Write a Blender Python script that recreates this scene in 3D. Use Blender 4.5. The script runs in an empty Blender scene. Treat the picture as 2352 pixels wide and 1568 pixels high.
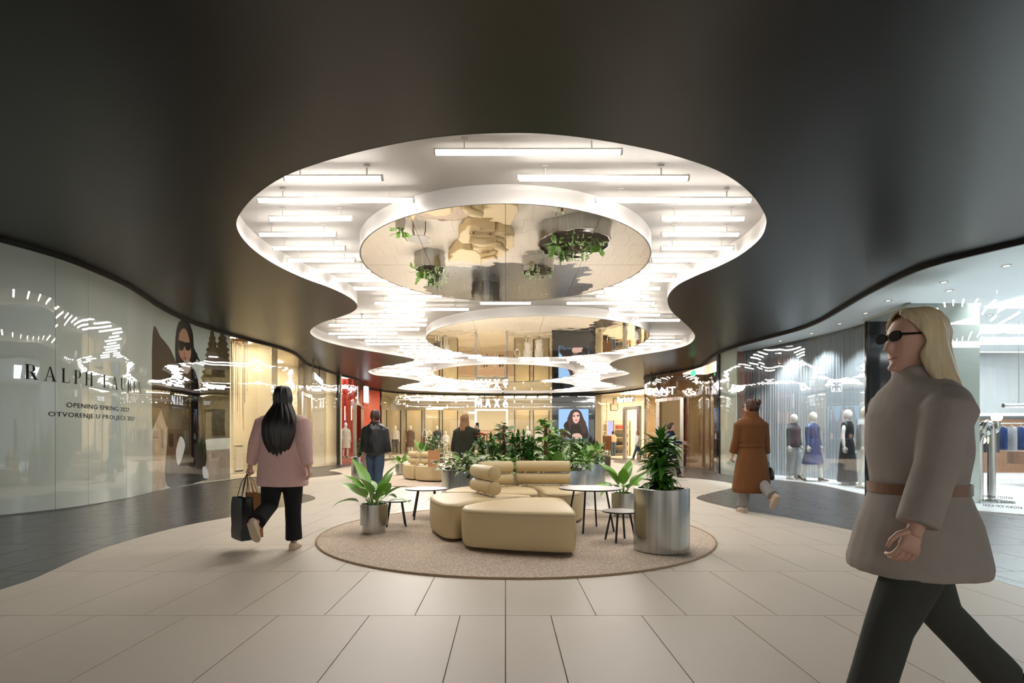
import bpy, bmesh, math, random
import numpy as np
from mathutils import Vector, Matrix, Euler
from mathutils.geometry import tessellate_polygon

# ------------------------------------------------------------------ camera, world, exposure
S = bpy.context.scene
C = S.collection
EYE = 1.16                      # camera height
FPX = 1241.0                    # focal length for a 2352 px wide frame
VPX, VPY = 1161.0, 1010.0       # vanishing point of the straight-ahead direction
CEIL = 4.23
cam_d = bpy.data.cameras.new('camera')
cam = bpy.data.objects.new('camera', cam_d)
C.objects.link(cam)
cam.location = (0, 0, EYE)
cam.rotation_euler = (math.pi / 2, 0, 0)
cam_d.sensor_width = 36.0
cam_d.lens = FPX / 2352.0 * 36.0
cam_d.shift_x = (1176 - VPX) / 2352.0
cam_d.shift_y = (VPY - 784) / 2352.0
cam_d.clip_end = 200
S.camera = cam

W = bpy.data.worlds.new('mall_air')
S.world = W
W.use_nodes = True
W.node_tree.nodes['Background'].inputs[0].default_value = (1.0, 0.95, 0.88, 1)
W.node_tree.nodes['Background'].inputs[1].default_value = 1.3

S.view_settings.view_transform = 'Standard'
S.view_settings.look = 'None'
S.view_settings.exposure = 0.42
S.view_settings.gamma = 1.0
S.view_settings.use_curve_mapping = False
S.cycles.use_denoising = True
S.cycles.use_adaptive_sampling = True
S.cycles.adaptive_threshold = 0.1
S.cycles.max_bounces = 6
S.cycles.diffuse_bounces = 2
S.cycles.glossy_bounces = 3
S.cycles.transmission_bounces = 4
S.cycles.transparent_max_bounces = 10
S.cycles.sample_clamp_indirect = 6.0
S.cycles.caustics_reflective = False
S.cycles.caustics_refractive = False

TUBE_L = 33.0                   # radiance of the ceiling tubes
SHOP_WARM = 18.0                 # radiance of the shops' added warm panels and line lights
SHOP_COOL = 9.0

R = random.Random(7)
PI = math.pi

def flo(x, y, h=0.0):
    """point of the place seen at a photo pixel, lying at height h"""
    z = FPX * (EYE - h) / (y - VPY)
    return ((x - VPX) * z / FPX, z)

def at(x, z):
    return (x - VPX) * z / FPX

def hgt(y, z):
    return EYE + (VPY - y) * z / FPX

# ------------------------------------------------------------------ mesh helpers
class MB:
    def __init__(self):
        self.v = []; self.f = []
    def add(self, vs, fs):
        o = len(self.v)
        self.v.extend([tuple(p) for p in vs])
        self.f.extend([tuple(i + o for i in q) for q in fs])
        return self
    def box(self, c, s, rz=0.0, rx=0.0):
        m = Matrix.Rotation(rz, 3, 'Z') @ Matrix.Rotation(rx, 3, 'X')
        vs = []
        for dz in (-.5, .5):
            for dx, dy in ((-.5, -.5), (.5, -.5), (.5, .5), (-.5, .5)):
                p = m @ Vector((dx * s[0], dy * s[1], dz * s[2]))
                vs.append((c[0] + p.x, c[1] + p.y, c[2] + p.z))
        return self.add(vs, [(3, 2, 1, 0), (4, 5, 6, 7), (0, 1, 5, 4), (1, 2, 6, 5), (2, 3, 7, 6), (3, 0, 4, 7)])
    def loft(self, rings, cap0=True, cap1=True, closed=True):
        n = len(rings[0]); vs = [p for r in rings for p in r]; fs = []
        for k in range(len(rings) - 1):
            a = k * n; b = a + n
            for i in range(n if closed else n - 1):
                j = (i + 1) % n
                fs.append((a + i, a + j, b + j, b + i))
        if closed and cap0: fs.append(tuple(reversed(range(n))))
        if closed and cap1: fs.append(tuple(range((len(rings) - 1) * n, len(rings) * n)))
        return self.add(vs, fs)
    def tube(self, pts, radii, n=10, flat=1.0, up=None):
        pts = [Vector(p) for p in pts]
        if not hasattr(radii, '__len__'): radii = [radii] * len(pts)
        rings = []; nrm = None
        for i, p in enumerate(pts):
            t = (pts[min(i + 1, len(pts) - 1)] - pts[max(i - 1, 0)]).normalized()
            if nrm is None:
                u = Vector(up) if up else (Vector((0, 0, 1)) if abs(t.z) < .9 else Vector((1, 0, 0)))
                nrm = (u - t * u.dot(t)).normalized()
            else:
                nrm = (nrm - t * nrm.dot(t)).normalized()
            bi = t.cross(nrm)
            rings.append([p + (nrm * math.cos(a) * flat + bi * math.sin(a)) * radii[i]
                          for a in [2 * PI * k / n for k in range(n)]])
        return self.loft(rings)
    def rod(self, a, b, r, n=8):
        return self.tube([a, b], [r, r], n)
    def lathe(self, prof, n=24, c=(0, 0, 0), cap=True):
        rings = [[(c[0] + r * math.cos(2 * PI * k / n), c[1] + r * math.sin(2 * PI * k / n), c[2] + z) for k in range(n)]
                 for r, z in prof]
        return self.loft(rings, cap, cap)
    def ell(self, c, r, n=16, m=10, rot=None):
        rings = []
        for i in range(m + 1):
            ph = -PI / 2 + PI * i / m
            cp = max(math.cos(ph), .02)
            rg = []
            for k in range(n):
                p = Vector((r[0] * cp * math.cos(2 * PI * k / n), r[1] * cp * math.sin(2 * PI * k / n), r[2] * math.sin(ph)))
                if rot: p = rot @ p
                rg.append((c[0] + p.x, c[1] + p.y, c[2] + p.z))
            rings.append(rg)
        return self.loft(rings)
    def rings(self, data, n=20, power=2.0):
        """horizontal elliptical rings (cx, cy, z, rx, ry)"""
        rr = []
        for cx, cy, z, rx, ry in data:
            rg = []
            for k in range(n):
                a = 2 * PI * k / n; ca, sa = math.cos(a), math.sin(a)
                e = 2.0 / power
                rg.append((cx + rx * math.copysign(abs(ca) ** e, ca), cy + ry * math.copysign(abs(sa) ** e, sa), z))
            rr.append(rg)
        return self.loft(rr)
    def prism(self, poly, z0, z1):
        if sum(poly[i - 1][0] * poly[i][1] - poly[i][0] * poly[i - 1][1] for i in range(len(poly))) < 0: poly = poly[::-1]
        n = len(poly)
        vs = [(p[0], p[1], z0) for p in poly] + [(p[0], p[1], z1) for p in poly]
        fs = [tuple(reversed(range(n))), tuple(range(n, 2 * n))]
        for i in range(n):
            j = (i + 1) % n
            fs.append((i, j, n + j, n + i))
        return self.add(vs, fs)
    def mesh(self, name, mat=None, smooth=None):
        me = bpy.data.meshes.new(name)
        me.from_pydata(self.v, [], self.f)
        me.validate()
        if mat: me.materials.append(mat)
        if smooth is not None:
            me.polygons.foreach_set('use_smooth', [True] * len(me.polygons))
            if smooth < 179: me.set_sharp_from_angle(angle=math.radians(smooth))
        me.update()
        return me
    def build(self, name, mat=None, parent=None, smooth=None):
        o = bpy.data.objects.new(name, self.mesh(name, mat, smooth))
        C.objects.link(o)
        if parent: o.parent = parent
        return o

def tag(o, label=None, cat=None, group=None, kind=None):
    if label: o['label'] = label
    if cat: o['category'] = cat
    if group: o['group'] = group
    if kind: o['kind'] = kind
    return o

def thing(name, label, cat, loc=(0, 0, 0), rz=0.0, group=None):
    o = bpy.data.objects.new(name, None)
    C.objects.link(o)
    o.location = loc; o.rotation_euler = (0, 0, rz); o.empty_display_size = .1
    return tag(o, label, cat, group)

def struct(name, loc=(0, 0, 0)):
    o = bpy.data.objects.new(name, None)
    C.objects.link(o); o.location = loc
    return tag(o, kind='structure')

def sobj(name, mb, mat, parent=None, smooth=None):
    o = mb.build(name, mat, parent, smooth)
    if not parent: tag(o, kind='structure')
    return o

def copy_tree(root, loc=None, rz=None, label=None, group=None, parent=None):
    c = root.copy(); C.objects.link(c)
    c.parent = parent
    if loc is not None: c.location = loc
    if rz is not None: c.rotation_euler = (0, 0, rz)
    if label: c['label'] = label
    if group: c['group'] = group
    for ch in list(root.children): copy_tree(ch, parent=c)
    return c

def inst(me, name, parent, mtx=None):
    o = bpy.data.objects.new(name, me); C.objects.link(o)
    if parent: o.parent = parent
    if mtx is not None: o.matrix_basis = mtx
    return o

def remesh(mb, voxel, smooth_it=2):
    me = mb.mesh('tmp'); o = bpy.data.objects.new('tmp', me); C.objects.link(o)
    m = o.modifiers.new('r', 'REMESH'); m.mode = 'VOXEL'; m.voxel_size = voxel; m.use_smooth_shade = True
    if smooth_it:
        s = o.modifiers.new('s', 'SMOOTH'); s.iterations = smooth_it; s.factor = .5
    dg = bpy.context.evaluated_depsgraph_get()
    out = bpy.data.meshes.new_from_object(o.evaluated_get(dg))
    v = np.empty(len(out.vertices) * 3); out.vertices.foreach_get('co', v)
    v = v.reshape(-1, 3)
    fs = [tuple(p.vertices) for p in out.polygons]
    bpy.data.objects.remove(o); bpy.data.meshes.remove(me); bpy.data.meshes.remove(out)
    r = MB(); r.v = [tuple(p) for p in v]; r.f = fs
    return r

def wrinkle(mb, amp, freq=(14, 14, 5), seed=0):
    """push vertices by a cheap sum of sines: folds in cloth"""
    rg = random.Random(seed)
    v = np.array(mb.v); d = np.zeros(len(v))
    for k in range(6):
        w = np.array([rg.uniform(-1, 1) * freq[i] * (1 + .6 * k) for i in range(3)])
        d += np.sin(v @ w + rg.uniform(0, 6.28)) / (1 + .5 * k)
    c = v.mean(axis=0)
    dirn = v - c; dirn[:, 2] *= .1
    dirn /= np.linalg.norm(dirn, axis=1)[:, None] + 1e-6
    mb.v = [tuple(p) for p in v + dirn * (d * amp)[:, None]]
    return mb

def catmull(pts, k=8, closed=False):
    out = []; n = len(pts)
    for i in range(n if closed else n - 1):
        g = (lambda j: pts[j % n]) if closed else (lambda j: pts[min(max(j, 0), n - 1)])
        p0, p1, p2, p3 = [np.array(g(i + d), float) for d in (-1, 0, 1, 2)]
        for q in range(k):
            t = q / k
            out.append(tuple(.5 * ((2 * p1) + (-p0 + p2) * t + (2 * p0 - 5 * p1 + 4 * p2 - p3) * t * t + (-p0 + 3 * p1 - 3 * p2 + p3) * t ** 3)))
    if not closed: out.append(tuple(map(float, pts[-1])))
    return out

class Path:
    """plan curve of a shop front; the mall lies on its right-hand side"""
    def __init__(self, pts, k=10):
        self.p = np.array(catmull(pts, k))
        d = np.linalg.norm(np.diff(self.p, axis=0), axis=1)
        self.s = np.concatenate([[0], np.cumsum(d)]); self.L = self.s[-1]
        with np.errstate(divide='ignore', invalid='ignore'):
            self.px = np.where(self.p[:, 1] > 1, VPX + FPX * self.p[:, 0] / self.p[:, 1], np.nan)
    def at(self, s, off=0.0):
        x = np.interp(s, self.s, self.p[:, 0]); y = np.interp(s, self.s, self.p[:, 1])
        e = .05
        tx = np.interp(s + e, self.s, self.p[:, 0]) - np.interp(s - e, self.s, self.p[:, 0])
        ty = np.interp(s + e, self.s, self.p[:, 1]) - np.interp(s - e, self.s, self.p[:, 1])
        l = math.hypot(tx, ty) or 1
        return (x + ty / l * off, y - tx / l * off)
    def s_px(self, px):
        ok = ~np.isnan(self.px)
        return float(np.interp(px, self.px[ok], self.s[ok])) if self.px[ok][0] < self.px[ok][-1] else float(np.interp(-px, -self.px[ok], self.s[ok]))
    def line(self, s0, s1, off=0.0, step=.25):
        n = max(2, int(abs(s1 - s0) / step) + 1)
        return [self.at(s0 + (s1 - s0) * i / (n - 1), off) for i in range(n)]
    def panel(self, s0, s1, z0, z1, t=.012, off=0.0, step=.25):
        a = self.line(s0, s1, off, step); b = self.line(s0, s1, off - t, step)
        return MB().prism(a + b[::-1], z0, z1)

def fill_poly(outer, holes, z, up=True):
    """flat face with holes"""
    loops = [[Vector((p[0], p[1], 0)) for p in outer]] + [[Vector((p[0], p[1], 0)) for p in h] for h in holes]
    tri = tessellate_polygon(loops)
    flat = [p for l in loops for p in l]
    mb = MB(); mb.v = [(p.x, p.y, z) for p in flat]
    for t in tri:
        a, b, c = [flat[i] for i in t]
        ccw = (b - a).cross(c - a).z > 0
        mb.f.append(tuple(t) if ccw == up else tuple(reversed(t)))
    return mb

def clip_half(poly, a, b, c):
    """keep a*x+b*y<=c of a convex polygon"""
    out = []
    for i in range(len(poly)):
        p, q = poly[i], poly[(i + 1) % len(poly)]
        dp, dq = a * p[0] + b * p[1] - c, a * q[0] + b * q[1] - c
        if dp <= 0: out.append(p)
        if dp * dq < 0:
            t = dp / (dp - dq)
            out.append((p[0] + (q[0] - p[0]) * t, p[1] + (q[1] - p[1]) * t))
    return out

def text_mb(body, size, bold=0.0, spacing=1.0, align='LEFT'):
    cu = bpy.data.curves.new('t', 'FONT'); cu.body = body; cu.size = size; cu.offset = bold; cu.space_character = spacing
    cu.align_x = align; cu.resolution_u = 4
    o = bpy.data.objects.new('t', cu); C.objects.link(o)
    me = bpy.data.meshes.new_from_object(o.evaluated_get(bpy.context.evaluated_depsgraph_get()))
    mb = MB(); mb.v = [tuple(v.co) for v in me.vertices]; mb.f = [tuple(p.vertices) for p in me.polygons]
    bpy.data.objects.remove(o); bpy.data.curves.remove(cu); bpy.data.meshes.remove(me)
    return mb

def extrude_flat(mb, t):
    """give flat lettering in the XY plane a thickness along Z"""
    n = len(mb.v); edges = {}
    for f in mb.f:
        for i in range(len(f)):
            e = (f[i], f[(i + 1) % len(f)]); edges[e] = 1
    out = MB(); out.v = [(x, y, 0) for x, y, _ in mb.v] + [(x, y, t) for x, y, _ in mb.v]
    out.f = [tuple(reversed(f)) for f in mb.f] + [tuple(i + n for i in f) for f in mb.f]
    out.f += [(a, b, b + n, a + n) for a, b in edges if (b, a) not in edges]
    return out

def islands(mb):
    """loose pieces of a flat lettering mesh, pieces above one another kept together: one MB per letter"""
    par = list(range(len(mb.v)))
    def find(a):
        while par[a] != a: par[a] = par[par[a]]; a = par[a]
        return a
    for f in mb.f:
        for i in f[1:]: par[find(i)] = find(f[0])
    comp = {}
    for f in mb.f: comp.setdefault(find(f[0]), []).append(f)
    items = []
    for fs in comp.values():
        xs = [mb.v[i][0] for f in fs for i in f]; items.append([min(xs), max(xs), fs])
    items.sort(key=lambda q: q[0]); out = []
    for a, b, fs in items:
        if out and a < out[-1][1] - .25 * min(b - a, out[-1][1] - out[-1][0]): out[-1][1] = max(b, out[-1][1]); out[-1][2] = out[-1][2] + fs
        else: out.append([a, b, fs])
    res = []
    for a, b, fs in out:
        ids = sorted({i for f in fs for i in f}); mp = {q: k for k, q in enumerate(ids)}
        g = MB(); g.v = [mb.v[i] for i in ids]; g.f = [tuple(mp[i] for i in f) for f in fs]; res.append(g)
    return res
# ------------------------------------------------------------------ materials
def pm(name, col, rough=.5, metal=0.0, var=.06, scale=8.0, bump=0.0, bscale=60.0, coat=0.0, spec=.5,
       emit=None, estr=0.0, stretch=(1, 1, 1), aniso=0.0, rvar=0.0, sheen=0.0, trans=0.0, col2=None):
    m = bpy.data.materials.new(name); m.use_nodes = True
    nt = m.node_tree; N = nt.nodes; L = nt.links
    b = N['Principled BSDF']
    tc = N.new('ShaderNodeTexCoord'); mp = N.new('ShaderNodeMapping'); mp.inputs['Scale'].default_value = stretch
    L.new(tc.outputs['Object'], mp.inputs['Vector'])
    no = N.new('ShaderNodeTexNoise'); no.inputs['Scale'].default_value = scale; no.inputs['Detail'].default_value = 3
    L.new(mp.outputs[0], no.inputs['Vector'])
    mx = N.new('ShaderNodeMix'); mx.data_type = 'RGBA'
    lo = tuple(max(0, c * (1 - var)) for c in col); hi = col2 if col2 else tuple(min(1, c * (1 + var)) for c in col)
    mx.inputs[6].default_value = (*lo, 1); mx.inputs[7].default_value = (*hi, 1)
    L.new(no.outputs[0], mx.inputs[0]); L.new(mx.outputs[2], b.inputs['Base Color'])
    b.inputs['Roughness'].default_value = rough; b.inputs['Metallic'].default_value = metal
    b.inputs['Coat Weight'].default_value = coat; b.inputs['Coat Roughness'].default_value = .05
    b.inputs['Specular IOR Level'].default_value = spec
    b.inputs['Anisotropic'].default_value = aniso
    b.inputs['Sheen Weight'].default_value = sheen
    if rvar:
        mr = N.new('ShaderNodeMapRange'); mr.inputs[3].default_value = max(0, rough - rvar); mr.inputs[4].default_value = rough + rvar
        L.new(no.outputs[0], mr.inputs[0]); L.new(mr.outputs[0], b.inputs['Roughness'])
    if bump:
        n2 = N.new('ShaderNodeTexNoise'); n2.inputs['Scale'].default_value = bscale; n2.inputs['Detail'].default_value = 2
        L.new(mp.outputs[0], n2.inputs['Vector'])
        bu = N.new('ShaderNodeBump'); bu.inputs['Strength'].default_value = 1.0; bu.inputs['Distance'].default_value = bump
        L.new(n2.outputs[0], bu.inputs['Height']); L.new(bu.outputs[0], b.inputs['Normal'])
    if emit:
        b.inputs['Emission Color'].default_value = (*emit, 1); b.inputs['Emission Strength'].default_value = estr
    return m

def emis(name, col, strength):
    m = bpy.data.materials.new(name); m.use_nodes = True
    N = m.node_tree.nodes; N.remove(N['Principled BSDF'])
    e = N.new('ShaderNodeEmission'); e.inputs[0].default_value = (*col, 1); e.inputs[1].default_value = strength
    m.node_tree.links.new(e.outputs[0], N['Material Output'].inputs[0])
    return m

def glass(name, tint=(.97, .985, .98), refl=1.0, ior=1.5, rough=.0):
    """thin architectural glass: clear straight through, Fresnel mirror reflection"""
    m = bpy.data.materials.new(name); m.use_nodes = True
    nt = m.node_tree; N = nt.nodes; L = nt.links; N.remove(N['Principled BSDF'])
    tr = N.new('ShaderNodeBsdfTransparent'); tr.inputs[0].default_value = (*tint, 1)
    gl = N.new('ShaderNodeBsdfGlossy'); gl.inputs['Roughness'].default_value = rough; gl.inputs[0].default_value = (1, 1, 1, 1)
    lw = N.new('ShaderNodeLayerWeight'); lw.inputs[0].default_value = .5
    po = N.new('ShaderNodeMath'); po.operation = 'POWER'; po.inputs[1].default_value = 5
    L.new(lw.outputs['Facing'], po.inputs[0])
    f0 = ((ior - 1) / (ior + 1)) ** 2
    fr = N.new('ShaderNodeMath'); fr.operation = 'MULTIPLY_ADD'; fr.inputs[1].default_value = 1 - f0; fr.inputs[2].default_value = f0
    L.new(po.outputs[0], fr.inputs[0])
    mu = N.new('ShaderNodeMath'); mu.operation = 'MULTIPLY'; mu.inputs[1].default_value = refl; mu.use_clamp = True
    mix = N.new('ShaderNodeMixShader')
    L.new(fr.outputs[0], mu.inputs[0]); L.new(mu.outputs[0], mix.inputs[0])
    L.new(tr.outputs[0], mix.inputs[1]); L.new(gl.outputs[0], mix.inputs[2])
    L.new(mix.outputs[0], N['Material Output'].inputs[0])
    return m

def rug_mat():
    m = pm('rug_pebble', (.5, .4, .3), rough=.95, spec=.1)
    nt = m.node_tree; N = nt.nodes; L = nt.links; b = N['Principled BSDF']
    tc = N.new('ShaderNodeTexCoord'); mp = N.new('ShaderNodeMapping'); mp.inputs['Scale'].default_value = (1.0, 1.35, 1)
    L.new(tc.outputs['Object'], mp.inputs['Vector'])
    vo = N.new('ShaderNodeTexVoronoi'); vo.feature = 'DISTANCE_TO_EDGE'; vo.inputs['Scale'].default_value = 24
    L.new(mp.outputs[0], vo.inputs['Vector'])
    rp = N.new('ShaderNodeValToRGB'); rp.color_ramp.elements[0].position = .10; rp.color_ramp.elements[1].position = .22
    rp.color_ramp.elements[0].color = (.53, .43, .35, 1); rp.color_ramp.elements[1].color = (.75, .62, .48, 1)
    L.new(vo.outputs['Distance'], rp.inputs[0]); L.new(rp.outputs[0], b.inputs['Base Color'])
    return m

def leaf_mat(name, dark, light, vein=None, rough=.35):
    m = pm(name, dark, rough=rough, var=.1)
    nt = m.node_tree; N = nt.nodes; L = nt.links; b = N['Principled BSDF']
    tc = N.new('ShaderNodeTexCoord'); sp = N.new('ShaderNodeSeparateXYZ'); L.new(tc.outputs['Generated'], sp.inputs[0])
    oi = N.new('ShaderNodeObjectInfo')
    ab = N.new('ShaderNodeMath'); ab.operation = 'SUBTRACT'; ab.inputs[1].default_value = .5; L.new(sp.outputs['Y'], ab.inputs[0])
    a2 = N.new('ShaderNodeMath'); a2.operation = 'ABSOLUTE'; L.new(ab.outputs[0], a2.inputs[0])
    no = N.new('ShaderNodeTexNoise'); no.inputs['Scale'].default_value = 5; L.new(tc.outputs['Object'], no.inputs['Vector'])
    ad = N.new('ShaderNodeMath'); ad.operation = 'MULTIPLY_ADD'; ad.inputs[1].default_value = .6
    L.new(oi.outputs['Random'], ad.inputs[0]); L.new(no.outputs[0], ad.inputs[2])
    mx = N.new('ShaderNodeMix'); mx.data_type = 'RGBA'; mx.clamp_factor = True
    mx.inputs[6].default_value = (*dark, 1); mx.inputs[7].default_value = (*light, 1)
    L.new(ad.outputs[0], mx.inputs[0])
    last = mx.outputs[2]
    if vein:
        rp = N.new('ShaderNodeMapRange'); rp.inputs[1].default_value = vein[1]; rp.inputs[2].default_value = vein[2]; rp.clamp = True
        L.new(a2.outputs[0], rp.inputs[0])
        m2 = N.new('ShaderNodeMix'); m2.data_type = 'RGBA'; m2.inputs[7].default_value = (*vein[0], 1)
        L.new(rp.outputs[0], m2.inputs[0]); L.new(last, m2.inputs[6]); last = m2.outputs[2]
    L.new(last, b.inputs['Base Color'])
    return m

M = {}
M['tile'] = pm('pale_tile', (.63, .56, .47), rough=.46, var=.05, scale=1.3, spec=.35, rvar=.04)
M['dark_tile'] = pm('charcoal_tile', (.050, .047, .045), rough=.30, var=.35, scale=3, stretch=(5, .6, 1), rvar=.08)
M['grout'] = pm('grout', (.36, .31, .25), rough=.8)
M['black_ceiling'] = pm('satin_black_ceiling', (.0125, .0125, .0125), rough=.34, var=.15, scale=30, stretch=(.05, 6, 1), rvar=.02, spec=.5)
M['black'] = pm('matt_black', (.012, .012, .012), rough=.5)
M['white'] = pm('white_plaster', (.60, .575, .55), rough=.7, var=.02)
M['tube'] = emis('tube_glow', (1.0, .94, .87), TUBE_L)
M['cap'] = pm('tube_cap', (.8, .78, .75), rough=.5)
M['mirror'] = pm('polished_mirror', (.80, .78, .745), rough=.012, metal=1.0, var=.01, bump=.004, bscale=1.3)
M['steel'] = pm('brushed_steel', (.44, .45, .44), rough=.22, metal=1.0, var=.35, scale=26, stretch=(1, 1, .02), rvar=.08, aniso=.4)
M['steel_warm'] = pm('bronze_steel', (.47, .42, .37), rough=.28, metal=1.0, var=.15, scale=22, stretch=(1, 1, .03), rvar=.08)
M['chrome'] = pm('chrome', (.8, .8, .8), rough=.08, metal=1.0)
M['leather'] = pm('beige_leather', (.64, .50, .285), rough=.5, var=.03, scale=3, bump=.0006, bscale=180, spec=.4)
M['piping'] = pm('beige_piping', (.44, .35, .21), rough=.6)
M['soil'] = pm('soil', (.055, .035, .022), rough=.95, var=.5, scale=40, bump=.02, bscale=60)
M['rug'] = rug_mat()
M['rug_edge'] = pm('rug_binding', (.38, .26, .16), rough=.9)
M['tabletop'] = pm('taupe_tabletop', (.28, .25, .22), rough=.4, var=.03)
M['tableedge'] = pm('tabletop_edge', (.03, .03, .03), rough=.4)
M['white_glass'] = pm('white_backed_glass', (.45, .50, .455), rough=.01, var=.01, scale=.4, spec=1.0)
M['glass'] = glass('clear_glass', refl=.8)
M['glass_warm'] = glass('clear_glass_warm', (.98, .97, .94), refl=.8)
M['glass_bronze'] = glass('bronze_glass', (.84, .79, .73), refl=1.2)
M['seam'] = pm('glass_joint', (.12, .13, .12), rough=.3)
M['shop_cream'] = pm('cream_wall', (.74, .67, .52), rough=.7, var=.04, scale=3)
M['shop_ceiling'] = pm('shop_ceiling_cream', (.80, .73, .59), rough=.8, var=.02)
M['shop_floor'] = pm('shop_floor_cream', (.66, .58, .46), rough=.3, var=.04)
M['tan'] = pm('tan_panel', (.42, .335, .195), rough=.6, var=.05, scale=3)
M['pink_beige'] = pm('rose_beige_wall', (.62, .44, .33), rough=.7)
M['red'] = pm('red_lacquer', (.55, .07, .035), rough=.3, var=.06)
M['red_curtain'] = pm('red_curtain', (.42, .04, .025), rough=.7, var=.2, scale=12, stretch=(1, 1, .05))
M['white_floor'] = pm('white_shop_floor', (.82, .84, .85), rough=.25)
M['white_ceil'] = pm('white_shop_ceiling', (.80, .84, .85), rough=.8, var=.01)
M['grey_curtain'] = pm('grey_curtain', (.30, .33, .35), rough=.8, var=.25, scale=30, stretch=(1, 1, .04))
M['grey_wall'] = pm('grey_plaster', (.40, .41, .41), rough=.7, var=.12, scale=2.5, stretch=(2, 2, .4))
M['wood'] = pm('walnut', (.23, .12, .07), rough=.4, var=.3, scale=6, stretch=(6, 6, .5))
M['light_wood'] = pm('oak', (.55, .38, .20), rough=.5, var=.15, scale=6, stretch=(5, 5, .5))
M['screen_black'] = pm('black_gloss', (.008, .008, .009), rough=.08)
M['added_panel_dim'] = emis('added_dim_glow', (1.0, .84, .62), SHOP_WARM * .35)
M['added_panel_warm'] = emis('added_warm_glow', (1.0, .86, .64), SHOP_WARM)
M['lamp_cool'] = emis('cool_lamp', (.88, .96, 1.0), SHOP_COOL)
M['sign_glow'] = emis('sign_glow', (.93, .97, 1.0), 3.2)
M['bulb'] = emis('bulb_glow', (1.0, .86, .62), 2.2)
M['neon'] = emis('orange_neon', (1.0, .45, .2), 4.0)
M['green_sign'] = emis('green_sign', (.1, .8, .35), 1.2)
M['mannequin'] = pm('mannequin_white', (.80, .78, .74), rough=.35)
M['mannequin_skin'] = pm('mannequin_wood', (.72, .55, .42), rough=.5)
M['skin'] = pm('skin', (.60, .36, .27), rough=.5, var=.05, scale=20)
M['lips'] = pm('lips', (.48, .18, .15), rough=.4)
M['eye_white'] = pm('eye_white', (.8, .8, .78), rough=.2)
M['hair_black'] = pm('hair_black', (.012, .009, .008), rough=.42, var=.5, scale=60, stretch=(1, 1, .08), bump=.004, bscale=90)
M['hair_brown'] = pm('hair_brown', (.055, .022, .013), rough=.45, var=.5, scale=60, stretch=(1, 1, .1), bump=.004, bscale=90)
M['hair_ginger'] = pm('hair_ginger', (.34, .16, .07), rough=.45, var=.45, scale=60, stretch=(1, 1, .08), bump=.004, bscale=90)
M['hair_blond'] = pm('hair_blond', (.66, .54, .33), rough=.45, var=.35, scale=60, stretch=(1, 1, .08), bump=.004, bscale=90)
def cloth(name, c, rough=.85, **k): M[name] = pm(name, c, rough=rough, var=.08, scale=14, bump=.001, bscale=240, spec=.2, **k)
cloth('pink_fleece', (.68, .45, .42)); cloth('black_denim', (.014, .014, .016)); cloth('blue_denim', (.055, .085, .135))
cloth('grey_denim', (.27, .27, .26)); cloth('camel_wool', (.17, .07, .026)); cloth('olive_cotton', (.040, .040, .026))
cloth('taupe_wool', (.37, .33, .30)); cloth('dark_trouser', (.055, .058, .052)); cloth('white_knit', (.75, .72, .68))
cloth('beige_knit', (.42, .30, .21)); cloth('navy_cloth', (.015, .025, .06)); cloth('cream_cloth', (.62, .55, .45))
cloth('brown_tweed', (.17, .11, .07)); cloth('grey_cloth', (.33, .33, .33)); cloth('dark_grey_cloth', (.06, .065, .07))
cloth('blue_silk', (.02, .05, .16), .35); cloth('black_silk', (.02, .02, .022), .35); cloth('white_cloth', (.72, .70, .66))
M['black_leather'] = pm('black_leather', (.010, .010, .011), rough=.34, var=.3, scale=20, bump=.003, bscale=45)
M['shoe_beige'] = pm('shoe_beige', (.55, .42, .32), rough=.6)
M['lens_dark'] = pm('dark_lens', (.012, .011, .010), rough=.6, spec=.03)
M['sole'] = pm('sole_rubber', (.5, .4, .28), rough=.7)
M['paper_brown'] = pm('kraft_paper', (.46, .22, .09), rough=.7, var=.08, bump=.003, bscale=12)
M['paper_black'] = pm('black_paper', (.012, .014, .016), rough=.45, bump=.003, bscale=12)
M['leaf_dracaena'] = leaf_mat('leaf_dracaena', (.014, .065, .014), (.09, .27, .035))
M['leaf_lily'] = leaf_mat('leaf_lily', (.06, .20, .02), (.20, .45, .05), ((.25, .5, .10), .06, .0))
M['leaf_mid'] = leaf_mat('leaf_mid', (.035, .13, .02), (.17, .34, .06))
M['leaf_varieg'] = leaf_mat('leaf_variegated', (.05, .14, .04), (.35, .44, .22))
M['leaf_snake'] = leaf_mat('leaf_snake', (.05, .10, .04), (.10, .16, .06), ((.42, .40, .12), .28, .36))
M['petal_red'] = pm('petal_red', (.75, .04, .02), rough=.4)
M['moss_pole'] = pm('coir_pole', (.16, .07, .035), rough=.95, var=.4, scale=30, bump=.01, bscale=50)
M['stem'] = pm('green_stem', (.18, .30, .08), rough=.5)
M['bark'] = pm('bark', (.12, .09, .05), rough=.8)
# ------------------------------------------------------------------ plan curves of the shop fronts
LEFT = Path([(-12.5, -8), (-12.0, -2), (-10.6, 3), (-8.9, 6.2), (-8.15, 7.3), (-7.67, 8.2), (-7.41, 8.9), (-7.36, 9.53), (-7.44, 10.6), (-7.75, 11.8), (-8.0, 12.96),
             (-8.1, 14.1), (-8.0, 15.2), (-7.80, 16.4), (-7.54, 17.4), (-7.41, 18.5), (-7.49, 19.4), (-7.9, 21.2),
             (-7.97, 22.0), (-7.87, 23.5), (-7.80, 25.2), (-7.5, 26.5), (-7.5, 27.6), (-8.0, 30.4), (-8.15, 32.0), (-7.70, 33.4)])
BACK = Path([(-7.70, 33.4), (-6.7, 35.0), (-3.5, 36.2), (0, 36.6), (3.3, 36.5), (6.0, 36.0)])
BARB = Path([(6.0, 36.0), (7.0, 34.6), (7.8, 33.0), (8.4, 31.3), (9.3, 29.6)])
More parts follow.
